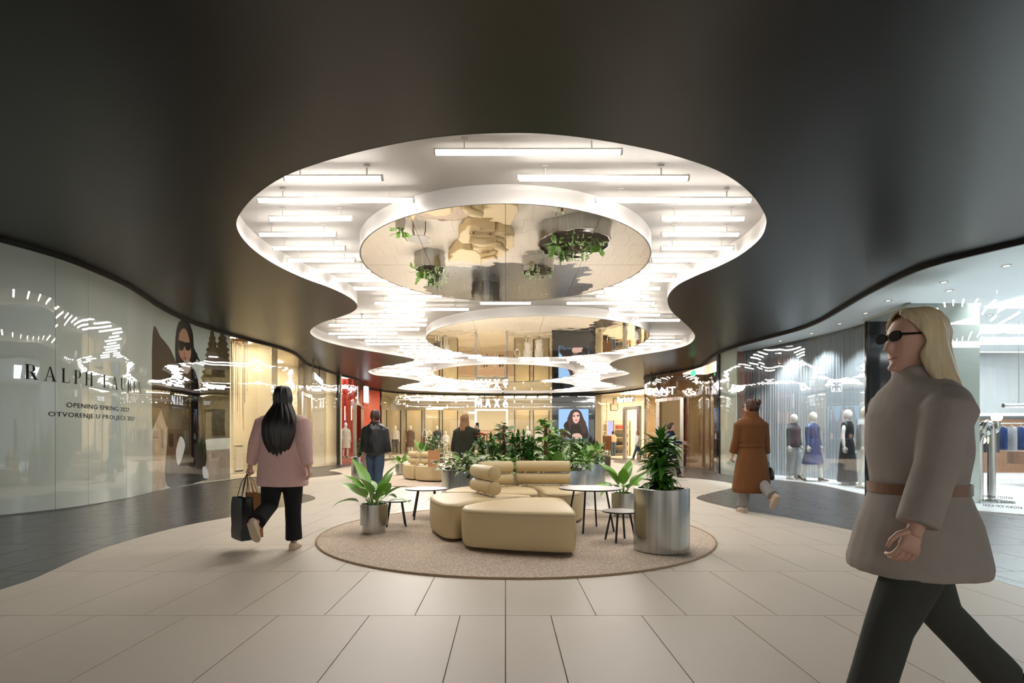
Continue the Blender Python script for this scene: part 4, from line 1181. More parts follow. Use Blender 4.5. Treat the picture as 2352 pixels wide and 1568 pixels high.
def bolster_pair(parent, a, b, cx, cy):
    """two stacked round bolsters on slim posts"""
    a = Vector((a[0] - cx, a[1] - cy, 0)); b = Vector((b[0] - cx, b[1] - cy, 0)); d = (b - a).normalized(); L = (b - a).length
    r = .088
    fr = MB()
    for q in (.16, .5, .84):
        p = a + (b - a) * q
        fr.box((p.x, p.y, SEAT + .19), (.025, .025, .38))
        fr.box((p.x, p.y, SEAT + .015), (.06, .04, .012))
    fr.build('back_frame', M['steel_warm'], parent)
    for z in (SEAT + .115, SEAT + .302):
        prof = [(.001, 0), (r * .80, .0), (r * .93, .008), (r, .03), (r, L - .03), (r * .93, L - .008), (r * .80, L), (.001, L)]
        mb = MB(); n = 28; rings = []
        side = d.cross(Vector((0, 0, 1)))
        for rr, s in prof:
            rings.append([tuple(a + d * s + Vector((0, 0, z)) + side * rr * math.cos(2 * PI * k / n) + Vector((0, 0, 1)) * rr * math.sin(2 * PI * k / n)) for k in range(n)])
        m = mb.loft(rings).build('bolster', M['leather'], parent, 50)
        for s in (.012, L - .012):
            p = a + d * s + Vector((0, 0, z))
            MB().tube([tuple(p + side * r * .945 * math.cos(2 * PI * k / 28) + Vector((0, 0, 1)) * r * .945 * math.sin(2 * PI * k / 28)) for k in range(29)], .005, 5, up=tuple(d)).build('piping', M['piping'], m, 60)
M1 = [(-.50, 5.93), (-.43, 5.62), (.0, 5.44), (.66, 5.29), (.73, 5.44), (.74, 6.70), (.60, 6.84), (.30, 6.86), (.0, 6.70), (-.3, 6.36)]
M2 = [(-.985, 6.98), (-.93, 6.66), (-.74, 6.14), (-.56, 6.02), (-.42, 6.22), (-.3, 6.42), (0, 6.76), (.32, 6.92), (.36, 7.04), (.2, 7.2), (-.3, 7.42), (-.90, 7.44), (-.985, 7.3)]
M3 = [(-.92, 7.52), (-.30, 7.48), (.20, 7.28), (.40, 7.30), (.47, 7.5), (.46, 8.1), (.14, 8.6), (.02, 8.74), (-.5, 8.62), (-.8, 8.2)]
M5 = [(.52, 7.4), (.78, 7.22), (1.02, 7.40), (1.17, 7.9), (1.17, 8.6), (1.08, 8.78), (.22, 8.80), (.18, 8.64), (.52, 8.12)]
def sofa(lab, loc, rz):
    t = thing('bolster_sofa', lab, 'sofa', loc, rz)
    for k, m in enumerate((M1, M2, M3, M5)): seat_module(t, m, 0.1, 7.1, .36 if k == 0 else .42)
    bolster_pair(t, (-.13, 6.72), (-.42, 7.46), .1, 7.1)
    bolster_pair(t, (.10, 8.46), (-.40, 8.20), .1, 7.1)
    bolster_pair(t, (1.02, 8.52), (.17, 8.56), .1, 7.1)
    return t
s1_ = sofa('large beige leather modular sofa with stacked bolsters on the pebble rug', (.1, 7.1, .011), 0)
copy_tree(s1_, (-1.15, 16.0, .011), math.radians(118), label='beige leather bolster sofa with a brown paper bag on it')

copy_tree(s1_, (-.95, 19.55, 0), math.radians(205), label='beige leather bolster sofa standing on bare tiles between planters')

# ------------------------------------------------------------------ side tables
def side_table(x, y, r, h, lab, rz=.3, splay=.10):
    t = thing('side_table', lab, 'table', (x, y, .011), rz)
    MB().lathe([(.001, h - .016), (r - .006, h - .016), (r, h - .010), (r, h - .003), (.001, h - .003)], 48).build('underside', M['tableedge'], t, 40)
    MB().lathe([(.001, h - .003), (r - .003, h - .003), (r - .004, h), (.001, h)], 48).build('tabletop', M['tabletop'], t, 40)
    for k in range(4):
        a = PI / 4 + k * PI / 2
        MB().rod((r * .52 * math.cos(a), r * .52 * math.sin(a), h - .016), ((r * .52 + splay) * math.cos(a), (r * .52 + splay) * math.sin(a), 0), .012, 10).build('leg', M['black'], t, 60)
side_table(-1.47, 7.25, .206, .345, 'low round side table beside the steel pot with broad leaves', .25, .07)
side_table(-1.17, 7.98, .31, .435, 'medium round side table behind the low one, tucked against the sofa', .2)
side_table(1.08, 6.9, .40, .54, 'tallest and widest round side table with a pale top beside the sofa', .35)
side_table(1.31, 6.16, .206, .345, 'low round side table against the large steel planter', .3, .07)
side_table(at(962, 18.6), 18.6, .38, .44, 'round side table standing beyond the sofa with the paper bag', .2)

# ------------------------------------------------------------------ planters
def planter(x, y, r, h, lab, stepped=False, name='steel_planter', z=.011, n=64):
    t = thing(name, lab, 'planter', (x, y, z))
    if stepped:
        MB().lathe([(r * .83, 0), (r * .83, .10), (r, .10), (r, h), (r - .02, h), (r - .02, h - .06)], n, cap=False).build('shell', M['steel'], t, 30)
        MB().lathe([(.001, .001), (r * .82, .001)], n, cap=False).build('base', M['steel'], t)
    else:
        MB().lathe([(r - .006, 0), (r, .006), (r, h - .004), (r - .004, h), (r - .04, h), (r - .044, h - .004), (r - .044, h - .08)], n, cap=False).build('shell', M['steel'], t, 30)
    soil = MB(); rings = []
    ri = r - .02 if stepped else r - .043
    rgq = random.Random(int(x * 100))
    for f in (1, .8, .55, .3, .02): rings.append([(ri * f * math.cos(2 * PI * k / 24), ri * f * math.sin(2 * PI * k / 24), h - .055 + rgq.uniform(-.008, .012)) for k in range(24)])
    soil.loft(rings, False, True).build('soil', M['soil'], t, 60)
    return t
POT = [(-1.635, 6.72), (1.767, 8.15), (-3.48, 17.9)]
planter(POT[0][0], POT[0][1], .168, .355, 'stepped steel pot with a broad leafed plant beside the low side table', True, 'steel_pot')
planter(POT[1][0], POT[1][1], .165, .352, 'stepped steel pot behind the low table and large steel planter', True, 'steel_pot')
planter(POT[2][0], POT[2][1], .166, .345, 'stepped steel pot on the rug of the paper bag sofa near the round table', True, 'steel_pot')
planter(1.632, 5.657, .284, .648, 'tall round brushed steel planter holding the bushy dracaena on the rug')
planter(-4.27, 16.0, .284, .648, 'tall round steel planter on the paper bag sofa rug behind the leather jacket person')
planter(.16, 10.75, 1.42, .60, 'widest round steel planter right behind the sofa bolsters', n=96, z=0)
planter(1.36, 13.3, 1.08, .60, 'middle round steel planter behind the widest one', n=96, z=0)
planter(2.35, 18.6, 1.25, .62, 'large round steel planter beside the sofa on bare tiles', n=96, z=0)
planter(1.3, 21.6, .62, .62, 'smaller round steel planter near the charcoal inlay, holding a low shrub', n=64, z=0)
planter(-.05, 13.5, .30, .5, 'small round steel planter behind the person in the olive coat', n=48, z=0)

planter(-.9, 25.6, .7, 1.0, 'round steel drum planter on the charcoal floor inlay', n=48, z=.004)

# ------------------------------------------------------------------ plants
def leaf_mesh(name, mat, width, profile, droop, fold=.25, seg=7, base=0.0):
    """blade along +X, length 1; droop bends it towards -Z"""
    mb = MB(); rows = []
    ang = 0.0; x = z = 0.0
    for i in range(seg + 1):
        t = i / seg
        w = width * profile(t)
        rows.append([(x, -w, z + fold * w), (x, 0, z), (x, w, z + fold * w)])
        ang = -droop * (t ** 1.3)
        x += math.cos(ang) / seg; z += math.sin(ang) / seg
    mb.v = [p for r in rows for p in r]
    for i in range(seg):
        for j in range(2):
            a = i * 3 + j; mb.f.append((a, a + 1, a + 4, a + 3))
    return mb
strap = lambda t: max(.02, math.sin(PI * min(1, .18 + .82 * t) ** .8)) if t < .999 else .02
broad = lambda t: .05 if t < .22 else max(.015, math.sin(PI * ((t - .22) / .78) ** .72))
blade = lambda t: .55 + .45 * math.sin(PI * t) if t < .7 else max(.02, (1 - t) / .3 * (.55 + .45 * math.sin(PI * .7)))
heart = lambda t: .05 if t < .25 else max(.02, math.sin(PI * ((t - .25) / .75) ** .5))
LM = {}
for k, dr in enumerate((.5, 1.0, 1.6)):
    LM['dr', k] = leaf_mesh('leaf', None, .15, strap, dr, .35, 6).mesh('leaf', M['leaf_dracaena'], 180)
    LM['li', k] = leaf_mesh('leaf', None, .155, broad, dr * .85, .35, 9).mesh('leaf', M['leaf_lily'], 180)
    LM['mi', k] = leaf_mesh('leaf', None, .17, broad, dr * .85, .3, 7).mesh('leaf', M['leaf_mid'], 180)
for k in range(3): LM['sn', k] = leaf_mesh('leaf', None, .045, blade, .12 + .15 * k, .3, 6).mesh('leaf', M['leaf_snake'], 180)
def leaf_mtx(p, az, el, L, roll=0.0, wide=1.0):
    return Matrix.Translation(p) @ Matrix.Rotation(az, 4, 'Z') @ Matrix.Rotation(-el, 4, 'Y') @ Matrix.Rotation(roll, 4, 'X') @ Matrix.Diagonal((L, L * wide, L, 1))
def add_leaf(dst, kind, mtx):
    """leaf joined into a mass of foliage"""
    me = LM[kind]; o = len(dst.v)
    dst.v.extend([tuple(mtx @ v.co) for v in me.vertices]); dst.f.extend([tuple(i + o for i in p.vertices) for p in me.polygons])
def dracaena(x, y, z, h, spread, n, lab, rg, single=False, group=None):
    t = thing('dracaena_plant', lab, 'plant', (x, y, z), rg.uniform(0, 6), group)
    if single: stems = [(0, 0, h)]
    else: stems = [(spread * .55 * math.cos(j * 2.4) * math.sqrt((j + .3) / 6), spread * .55 * math.sin(j * 2.4) * math.sqrt((j + .3) / 6), h * rg.uniform(.72, 1)) for j in range(6 if spread > .25 else 2)]
    for sx, sy, sh in stems: MB().tube([(sx * .4, sy * .4, -.03), (sx, sy, sh * .88)], [.022, .012], 8).build('stem', M['bark'], t, 60)
    mass = MB()
    for k in range(n):
        sx, sy, sh = stems[k % len(stems)]
        q = ((k // len(stems)) + rg.random()) / (n / len(stems))
        zz = .02 + (sh * .86) * q
        tier = .74 + .26 * math.sin(q * 2 * PI * 3.0 - .6)
        L = (.30 if single else .23) * rg.uniform(.75, 1.1) * tier
        el = rg.uniform(-.15, .85) if q < .9 else rg.uniform(.6, 1.45)
        m = leaf_mtx((sx, sy, zz), rg.uniform(0, 6.283), el, L, rg.uniform(-.3, .3), 1.08)
        kd = ('dr', rg.randrange(3) if q < .9 else 0)
        if single: inst(LM[kd], 'leaf', t, m)
        else: add_leaf(mass, kd, m)
    if not single:
        o = mass.build('foliage', M['leaf_dracaena'], t, 180); o['kind'] = 'stuff'
    return t
def lily(x, y, z, h, n, lab, rg, kind='li', group=None, az0=None):
    t = thing('leafy_plant', lab, 'plant', (x, y, z), 0, group)
    for k in range(n):
        az = (az0 or 0) + k * 2.4 + rg.uniform(-.3, .3); q = k / max(1, n - 1)
        el = 1.35 - .75 * q + rg.uniform(-.12, .12); L = h * (1.0 - .25 * q) * rg.uniform(.85, 1.1)
        st = .30 * L
        p0 = Vector((.02 * math.cos(az), .02 * math.sin(az), -.02))
        d = Vector((math.cos(az) * math.cos(el + .1), math.sin(az) * math.cos(el + .1), math.sin(el + .1)))
        p1 = p0 + d * st
        lf = inst(LM[kind, min(2, int(q * 2.2) + rg.randrange(2)) % 3], 'leaf', t, leaf_mtx(p1 - d * .1 * L, az, el - .1, L * .95, rg.uniform(-.5, .5), 1.12))
        MB().tube([p0, p1], [.011, .007], 6).build('stalk', M['stem'], t, 60)
    return t
def snake(x, y, z, h, n, lab, rg):
    t = thing('snake_plant', lab, 'plant', (x, y, z))
    for k in range(n):
        inst(LM['sn', rg.randrange(3)], 'leaf', t, leaf_mtx((rg.uniform(-.07, .07), rg.uniform(-.07, .07), -.02), rg.uniform(0, 6.28), rg.uniform(1.15, 1.55), h * rg.uniform(.55, 1.05), rg.uniform(0, 3), 1.25))
    return t
def pole_plant(x, y, z, h, lab, rg, mat='leaf_mid', bare=.15, n=60):
    t = thing('climbing_plant', lab, 'plant', (x, y, z))
    MB().lathe([(.035, -.03), (.035, h)], 10).build('coir_pole', M['moss_pole'], t, 60)
    mass = MB()
    for k in range(n):
        q = rg.random(); az = rg.uniform(0, 6.28)
        add_leaf(mass, ('mi', rg.randrange(3)), leaf_mtx((.03 * math.cos(az), .03 * math.sin(az), h * (bare * .3 + (1 - bare * .3) * q)), az, rg.uniform(-.2, .7), rg.uniform(.20, .33) * (1.1 - .3 * q), rg.uniform(-.6, .6), 1.5))
    o = mass.build('foliage', M[mat], t, 180); o['kind'] = 'stuff'
    return t
def shrub(x, y, z, h, r, n, lab, rg, mat='leaf_varieg', kind='mi', Lr=(.12, .24)):
    t = thing('low_shrub', lab, 'plant', (x, y, z))
    mass = MB(); tw = MB()
    for k in range(n):
        a = rg.uniform(0, 6.28); q = math.sqrt(rg.random()); zz = h * rg.uniform(.15, 1) * (1 - .45 * q * q)
        p = (r * q * math.cos(a), r * q * math.sin(a), zz)
        add_leaf(mass, (kind, rg.randrange(3)), leaf_mtx(p, a + rg.uniform(-1, 1), rg.uniform(-.3, .8), rg.uniform(*Lr), rg.uniform(-.6, .6), 1.2))
        if k % 4 == 0: tw.tube([(p[0] * .3, p[1] * .3, -.02), (p[0] * .8, p[1] * .8, zz * .6), p], [.008, .006, .003], 5)
    o = mass.build('foliage', M[mat], t, 180); o['kind'] = 'stuff'
    tw.build('twigs', M['bark'], t)['kind'] = 'stuff'
    return t
PR = random.Random(21)
# plants in the pots
lily(POT[0][0], POT[0][1], .31, .60, 14, 'bright green broad leafed plant in the pot beside the low side table', PR)
lily(POT[1][0], POT[1][1], .31, .58, 14, 'bright green broad leafed plant in the pot behind the large steel planter', PR)
lily(POT[2][0], POT[2][1], .30, .52, 13, 'broad leafed plant in the pot on the rug of the paper bag sofa', PR)
dracaena(1.632, 5.657, .605, .66, .21, 290, 'tall bushy dracaena growing from the large planter on the pebble rug', PR, single=True)
dracaena(-4.27, 16.0, .605, .62, .21, 220, 'bushy dracaena in the tall planter on the rug of the paper bag sofa', PR)
# widest planter
zb = .545
def inP(cx, cy): return (cx, cy, zb)
shrub(*inP(-.75, 10.0), .40, .46, 190, 'low variegated shrub spilling over the edge of the widest planter', PR)
lily(*inP(-.80, 10.35), .55, 5, 'plant with one large glossy upright leaf near the olive coat person', PR, 'li')
dracaena(*inP(-.33, 10.9), .84, .44, 360, 'dense dark dracaena beside the red flowers', PR)
snake(*inP(-.30, 10.15), .62, 8, 'yellow edged snake plant in front of the dark dracaena', PR)
pole_plant(*inP(-.03, 11.2), .92, 'pale green climbing plant in a rounded column near the shop entrance', PR, 'leaf_varieg', 0, 110)
dracaena(*inP(.40, 10.6), .90, .52, 520, 'densest dark dracaena in the middle of the widest planter', PR)
pole_plant(*inP(.80, 10.7), 1.0, 'tall climbing plant on a brown coir pole in the widest planter', PR, 'leaf_mid', .3, 64)
dracaena(*inP(1.02, 11.3), .98, .34, 300, 'upright dracaena behind the tall coir pole', PR)
lily(*inP(.05, 9.55), .50, 7, 'broad leafed plant just above the middle bolsters', PR, 'li')
lily(*inP(.95, 9.75), .52, 9, 'pale broad leafed plant above the widest bolster', PR, 'mi')
shrub(*inP(1.15, 10.2), .42, .40, 150, 'low mixed shrub at the table side of the widest planter', PR, 'leaf_mid')
shrub(*inP(.3, 9.8), .34, .6, 150, 'low creeping greenery along the front of the widest planter', PR, 'leaf_varieg')
shrub(*inP(-.2, 9.9), .22, .45, 80, 'low creeping greenery around the snake plant', PR, 'leaf_mid')
snake(*inP(1.2, 10.9), .6, 9, 'pale striped snake plant near the screen side of the widest planter', PR)
t = thing('red_flower', 'red trumpet flowers on green stems beside the olive coat', 'flower', (-.52, 11.1, zb))
for k, (dx, dz) in enumerate(((-.05, .66), (.03, .72), (.08, .69))):
    MB().tube([(0, 0, -.02), (dx * .6, 0, dz * .6), (dx, 0, dz)], [.008, .007, .006], 6).build('stem', M['stem'], t, 60)
    g = MB()
    for q in range(6):
        a = q * PI / 3
        g.tube([(dx, 0, dz), (dx + .03 * math.cos(a), .03 * math.sin(a), dz + .04), (dx + .075 * math.cos(a), .075 * math.sin(a), dz + .05)], [.006, .022, .004], 6, .3)
    g.build('blossom', M['petal_red'], t, 60)
# middle planter
lily(1.95, 12.75, zb, .62, 9, 'broad leafed plant at the table end of the middle planter', PR, 'mi')
dracaena(1.75, 13.6, zb, .78, .40, 300, 'bushy dracaena in the middle planter near the steel walled shop', PR)
pole_plant(1.1, 13.4, zb, .86, 'climbing plant on a slim coir pole in the middle planter', PR, 'leaf_mid', .4, 40)
pole_plant(1.45, 13.9, zb, .90, 'climbing plant with yellow leaves on a coir pole in front of the screen', PR, 'leaf_varieg', .5, 26)
snake(1.35, 12.9, zb, .66, 9, 'tall striped snake plant in the middle planter', PR)
shrub(1.0, 12.9, zb, .60, .6, 190, 'loose mixed shrub between widest and middle planter', PR, 'leaf_varieg')
shrub(1.8, 13.1, zb, .42, .5, 150, 'leafy shrub at the rim of the middle planter', PR, 'leaf_mid')
# farthest planters
lily(3.05, 18.3, .565, .60, 10, 'broad leafed plant at the corner shop end of the bare tile planter', PR, 'mi')
shrub(2.4, 18.6, .565, .45, .95, 170, 'mixed shrubbery filling the large planter beside the bare tile sofa', PR, 'leaf_mid')
shrub(1.3, 21.6, .565, .40, .5, 100, 'low shrub in the small planter near the charcoal inlay', PR, 'leaf_varieg')
dracaena(2.0, 18.9, .565, .7, .4, 200, 'dracaena in the large planter beside the bare tile sofa', PR)
lily(1.7, 18.2, .565, .6, 8, 'broad leafed plant in the large planter, on its bare tile sofa side', PR, 'mi')
# small planter behind the olive coat
shrub(-.05, 13.5, .445, .62, .32, 120, 'leafy green shrub behind the olive coat person', PR, 'leaf_mid')
# planter row behind the farther sofa
planter(-3.0, 21.4, .60, .60, 'round steel planter near the charcoal inlay, seen above the paper bag', n=48, z=0)
dracaena(-2.85, 21.5, .545, .95, .40, 260, 'dark dracaena in the planter behind the paper bag', PR)
lily(-3.25, 21.2, .545, .75, 8, 'broad leafed plant peeking out above the paper bag', PR, 'mi')
shrub(-2.7, 21.2, .545, .8, .40, 110, 'variegated shrub beside the dark dracaena near the charcoal inlay', PR)

# ------------------------------------------------------------------ paper bags
def bag_mb(w, d, h, seed, taper=1.0):
    rgb = random.Random(seed); rings = []
    for i in range(7):
        t = i / 6; z = h * t; pinch = 1 - .45 * t ** 2 * .5
        ww, dd = w / 2 * (1 + (taper - 1) * t), d / 2 * pinch
        base = [(-ww, -dd), (0, -dd * (1 - .25 * t)), (ww, -dd), (ww * (1 - .12 * t), 0), (ww, dd), (0, dd * (1 - .25 * t)), (-ww, dd), (-ww * (1 - .12 * t), 0)]
        rings.append([(x + rgb.uniform(-.006, .006), y + rgb.uniform(-.006, .006), z) for x, y in base])
    inner = [[(x * .96, y * .94, z) for x, y, z in rings[-1]], [(x * .96, y * .94, z - .06) for x, y, z in rings[-1]]]
    return MB().loft(rings + inner)
def paper_bag(name, lab, loc, rz, w, d, h, mat, hmat, handle, seed=1, word=None, col=None, ay=0.0):
    t = thing(name, lab, 'bag', loc, rz)
    bag_mb(w, d, h, seed).build('body', M[mat], t, 35)
    for s in (-1, 1):
        if handle: MB().tube([(-w * .22, s * d * .22, h - .02), (-w * .16, s * d * .12 + ay * .5, h + handle * .6), (0, ay, h + handle), (w * .16, s * d * .12 + ay * .5, h + handle * .6), (w * .22, s * d * .22, h - .02)], .004, 6).build('handle', M[hmat], t, 60)
    if word:
        g = text_mb(word, .085, .002, 1.0, 'CENTER')
        g.v = [(x, -d / 2 - .006, z + h * .30) for x, z, _ in g.v]
        g.build('lettering', M[col], t)
    return t
paper_bag('paper_bag', 'brown kraft paper shopping bag standing on a beige bolster sofa', (at(996.5, 14.4), 14.4, .445), .15, .31, .17, .44, 'paper_brown', 'paper_brown', 0, 4, 'ZARA', 'white_cloth')

# ------------------------------------------------------------------ signs and lettering
def block_letters(size):
    """heavy M A X as outlines, é from the font; flat in XY, centred"""
    P = {'M': ([[(0, 0), (.20, 0), (.26, 1), (.10, 1)], [(.10, 1), (.32, 1), (.53, .10), (.43, 0)], [(.80, 1), (.58, 1), (.43, .10), (.49, 0)], [(.70, 0), (.90, 0), (.80, 1), (.64, 1)]], .92),
         'A': ([[(0, 0), (.22, 0), (.47, 1), (.27, 1)], [(.74, 0), (.52, 0), (.27, 1), (.47, 1)], [(.15, .20), (.60, .20), (.55, .38), (.20, .38)]], .76),
         'X': ([[(0, 0), (.24, 0), (.74, 1), (.50, 1)], [(.74, 0), (.50, 0), (0, 1), (.24, 1)]], .76)}
    out = []; x = 0
    for c in 'MAX':
        q, w = P[c]; g = MB()
        for poly in q:
            a = sum(poly[i - 1][0] * poly[i][1] - poly[i][0] * poly[i - 1][1] for i in range(4))
            poly = poly if a > 0 else poly[::-1]
            g.add([((x + u) * size, v * size, 0) for u, v in poly], [(0, 1, 2, 3)])
        out.append(g); x += w + .30
    e = text_mb('é', size * 1.42, size * .028); x0 = min(v[0] for v in e.v)
    e.v = [(v[0] - x0 + x * size, v[1], 0) for v in e.v]; out.append(e)
    tot = max(v[0] for v in e.v)
    for g in out: g.v = [(v[0] - tot / 2, v[1], 0) for v in g.v]
    return out
def sign_letters(body, size, center, yaw, lab, bold=.0, spacing=1.0, depth=.06, rods=(), side_mat='white'):
    """lit letters hanging from rods under the ceiling; they face -Y before yaw"""
    t = thing('hanging_sign', lab, 'sign', center, yaw)
    if body == 'MAXé': glyph = block_letters(size)
    else: glyph = islands(text_mb(body, size, bold, spacing, 'CENTER'))
    g = MB(); g.v = [v for q in glyph for v in q.v]
    for gl in glyph:
        e = extrude_flat(gl, depth)
        fr = MB(); fr.v = [(x, -.001 - depth / 2, z) for x, z, _ in gl.v]; fr.f = gl.f
        e.v = [(x, y * -1 + depth / 2, z) for x, z, y in e.v]
        lo = e.build('letter', M[side_mat], t)
        fr.build('letter_face', M['sign_glow'], lo)
    xs = [v[0] for v in g.v]
    MB().box(((min(xs) + max(xs)) / 2, depth / 2 + .015, size * .12), (max(xs) - min(xs), .02, .02)).box(((min(xs) + max(xs)) / 2, depth / 2 + .015, size * .6), (max(xs) - min(xs), .02, .02)).build('mounting_bar', M['black'], t)
    for x in rods: MB().rod((x, depth / 2 + .02, size * .1), (x, depth / 2 + .02, CEIL - center[2]), .018).build('hanging_rod', M['black'], t, 60)
    return t
zz = 36.1
sign_letters('MAXé', .56, (at(1128.5, zz), zz, hgt(935, zz)), 0, 'glowing white letters hanging above the steel framed shop entrance', 0, 1, .1, (-.45, .45))
xb, yb = BARB.at((sG(1433) + sG(1462)) / 2, .35)
sign_letters('Barbour', .50, (xb, yb, hgt(923, yb)), -1.12, 'glowing white letters hanging outside the corner shop', .012, .95, .08, (-.3, .35))
xb, yb = RIGHT.at(sR(1535), .45)
sign_letters('GANT', .46, (xb, yb, hgt(906, yb)), -.5, 'glowing white letters hanging above the bronze framed shop door', .008, 1.08, .08, (-.42, .05, .45))
# blade sign in front of the cream shop and white blade sign at the red shop
xb, yb = LEFT.at(sL(704), .45)
sign_letters('KARL LAGERFELD', .36, (xb, yb, 3.45), PI / 2 + .22, 'glowing letters hanging above the cream shop door', .006, 1.0, .08, (-1.0, 1.0))
t = thing('blade_sign', 'white illuminated blade sign hanging beside the red panel', 'sign', (at(841, 28.6), 28.6, hgt(906, 28.6)))
MB().box((0, 0, 0), (.12, .6, .85)).build('light_box', emis('blade_glow', (.95, .97, 1), 1.6), t); MB().box((0, 0, .44), (.14, .62, .03)).build('frame', M['black'], t)
for s in (-.2, .2): MB().rod((0, s, .45), (0, s, CEIL - t.location.z), .015).build('hanging_rod', M['black'], t)
t = thing('exit_sign', 'small green emergency exit sign above the bronze shop', 'sign', (at(1607, 21.4) - .4, 21.0, 3.75))
MB().box((0, 0, 0), (.04, .4, .2)).build('light_box', M['green_sign'], t); MB().rod((0, 0, .1), (0, 0, CEIL - 3.75), .01).build('hanging_rod', M['black'], t)

# serif name on the white glass wall
def letter(ch):
    """high contrast serif capital on a unit cap height: list of polygons and its advance"""
    P = []; th, tn, sf = .15, .032, .035
    rect = lambda x0, y0, x1, y1: P.append([(x0, y0), (x1, y0), (x1, y1), (x0, y1)])
    def stem(x, w=th, ser=.09):
        rect(x, 0, x + w, 1)
        rect(x - ser, 0, x + w + ser, sf); rect(x - ser, 1 - sf, x + w + ser, 1)
    def bowl(x0, y0, y1, wx, wt):
        n = 12; ym = (y0 + y1) / 2; ry = (y1 - y0) / 2
        for k in range(n):
            a0, a1 = -PI / 2 + PI * k / n, -PI / 2 + PI * (k + 1) / n
            q = []
            for a, o in ((a0, 0), (a1, 0), (a1, 1), (a0, 1)):
                rx = wx - (wt * abs(math.cos(a)) if o else 0); r2 = ry - (tn if o else 0)
                q.append((x0 + rx * math.cos(a), ym + r2 * math.sin(a)))
            P.append(q)
    if ch == 'R': stem(.09); rect(.24, 1 - sf, .40, 1); rect(.24, .48, .40, .48 + tn); bowl(.38, .48, 1, .30, .15); P.append([(.36, .49), (.52, .49), (.80, .03), (.62, .03)]); rect(.60, 0, .90, sf); adv = .98
    elif ch == 'A': P.append([(.10, 0), (.14, 0), (.46, .92), (.43, 1)]); P.append([(.43, 1), (.50, 1), (.86, 0), (.70, 0)]); rect(.20, .30, .66, .30 + tn); rect(.0, 0, .24, sf); rect(.60, 0, .96, sf); adv = 1.05
    elif ch == 'L': stem(.09); rect(.24, 0, .72, sf); P.append([(.69, 0), (.72, 0), (.72, .28), (.69, .28)]); adv = .84
    elif ch == 'P': stem(.09); rect(.24, 1 - sf, .40, 1); rect(.24, .44, .40, .44 + tn); bowl(.38, .44, 1, .31, .15); adv = .86
    elif ch == 'H': stem(.09); stem(.66); rect(.24, .49, .66, .49 + tn); adv = 1.02
    elif ch == 'U': rect(.09, .25, .24, 1); rect(0, 1 - sf, .33, 1); rect(.70, .25, .735, 1); rect(.60, 1 - sf, .84, 1); P.append([(.09, .25), (.24, .25), (.34, .06), (.30, 0)]); P.append([(.30, 0), (.34, .06), (.50, .03), (.50, -.01)]); P.append([(.50, -.01), (.50, .03), (.70, .25), (.735, .25)]); adv = .92
    elif ch == 'E': stem(.09); rect(.24, 0, .72, sf); rect(.24, 1 - sf, .70, 1); rect(.24, .49, .52, .49 + tn); rect(.69, 0, .72, .24); rect(.67, .78, .70, 1); rect(.49, .40, .52, .62); adv = .84
    elif ch == 'N': rect(.10, 0, .135, 1); rect(0, 0, .24, sf); rect(0, 1 - sf, .22, 1); P.append([(.10, 1), (.24, 1), (.80, 0), (.72, 0)]); rect(.75, 0, .785, 1); rect(.65, 1 - sf, .88, 1); adv = 1.0
    else: adv = .55
    return P, adv
def wall_text(polys_mb, s0, z0, name, label, mat, sy=1.0):
    t = thing('wall_lettering', label, 'lettering', (0, 0, 0))
    for gl in (polys_mb if isinstance(polys_mb, list) else islands(polys_mb)):
        mb = MB()
        for x, y, _ in gl.v:
            px, py = LEFT.at(s0 + x, .004); mb.v.append((px, py, z0 + y * sy))
        mb.f = gl.f
        mb.build(name, mat, t)
def wide_text(body, cap, width, bold):
    g = text_mb(body, 1, bold, 1.12); xs = [v[0] for v in g.v]; ys = [v[1] for v in g.v]
    k = width / (max(xs) - min(xs)); x0 = min(xs); capu = .73
    g.v = [((x - x0) * k, y * cap / capu, 0) for x, y, _ in g.v]
    return g
s0, s1 = sL(57), sL(328)
chars = 'RALPH LAUREN'; gaps = .30
tot = sum(letter(c)[1] + gaps for c in chars); k = (s1 - s0) / tot
glyphs = []; x = 0
for c in chars:
    ps, adv = letter(c); mb = MB()
    for q in ps: mb.add([((x + u) * k, v * .235, 0) for u, v in q], [tuple(range(len(q)))])
    if ps: glyphs.append(mb)
    x += adv + gaps
vinyl = pm('black_vinyl', (.008, .008, .008), rough=.6, spec=.05)
wall_text(glyphs, s0, 2.12, 'letter', 'large black serif shop name on the white glass wall', vinyl)
wall_text(wide_text('OPENING SPRING 2027', .085, sL(296) - sL(153), .0), sL(153), 1.712, 'letter', 'upper line of small black capitals under the serif name', vinyl)
wall_text(wide_text('OTVORENJE U PROLJEĆE 2027', .080, sL(309) - sL(111), .0), sL(111), 1.548, 'letter', 'lower line of small black capitals on the white glass wall', vinyl)
# tiny address lines low on the white shop window
t = thing('window_lettering', 'tiny grey address lines low on the white shop window', 'lettering', (0, 0, 0))
for k, line in enumerate(['ARENA CENTAR', 'LANISTE, ZAGREB', 'ULICA VICE VUKOVA 6, ZAGREB']):
    g = text_mb(line, .05, .001); s0 = sR(2258); mb = MB()
    for x, y, _ in g.v:
        px, py = RIGHT.at(s0 + x, .004); mb.v.append((px, py, .24 - k * .07 + y))
    mb.f = g.f; mb.build('text_line', M['seam'], t)
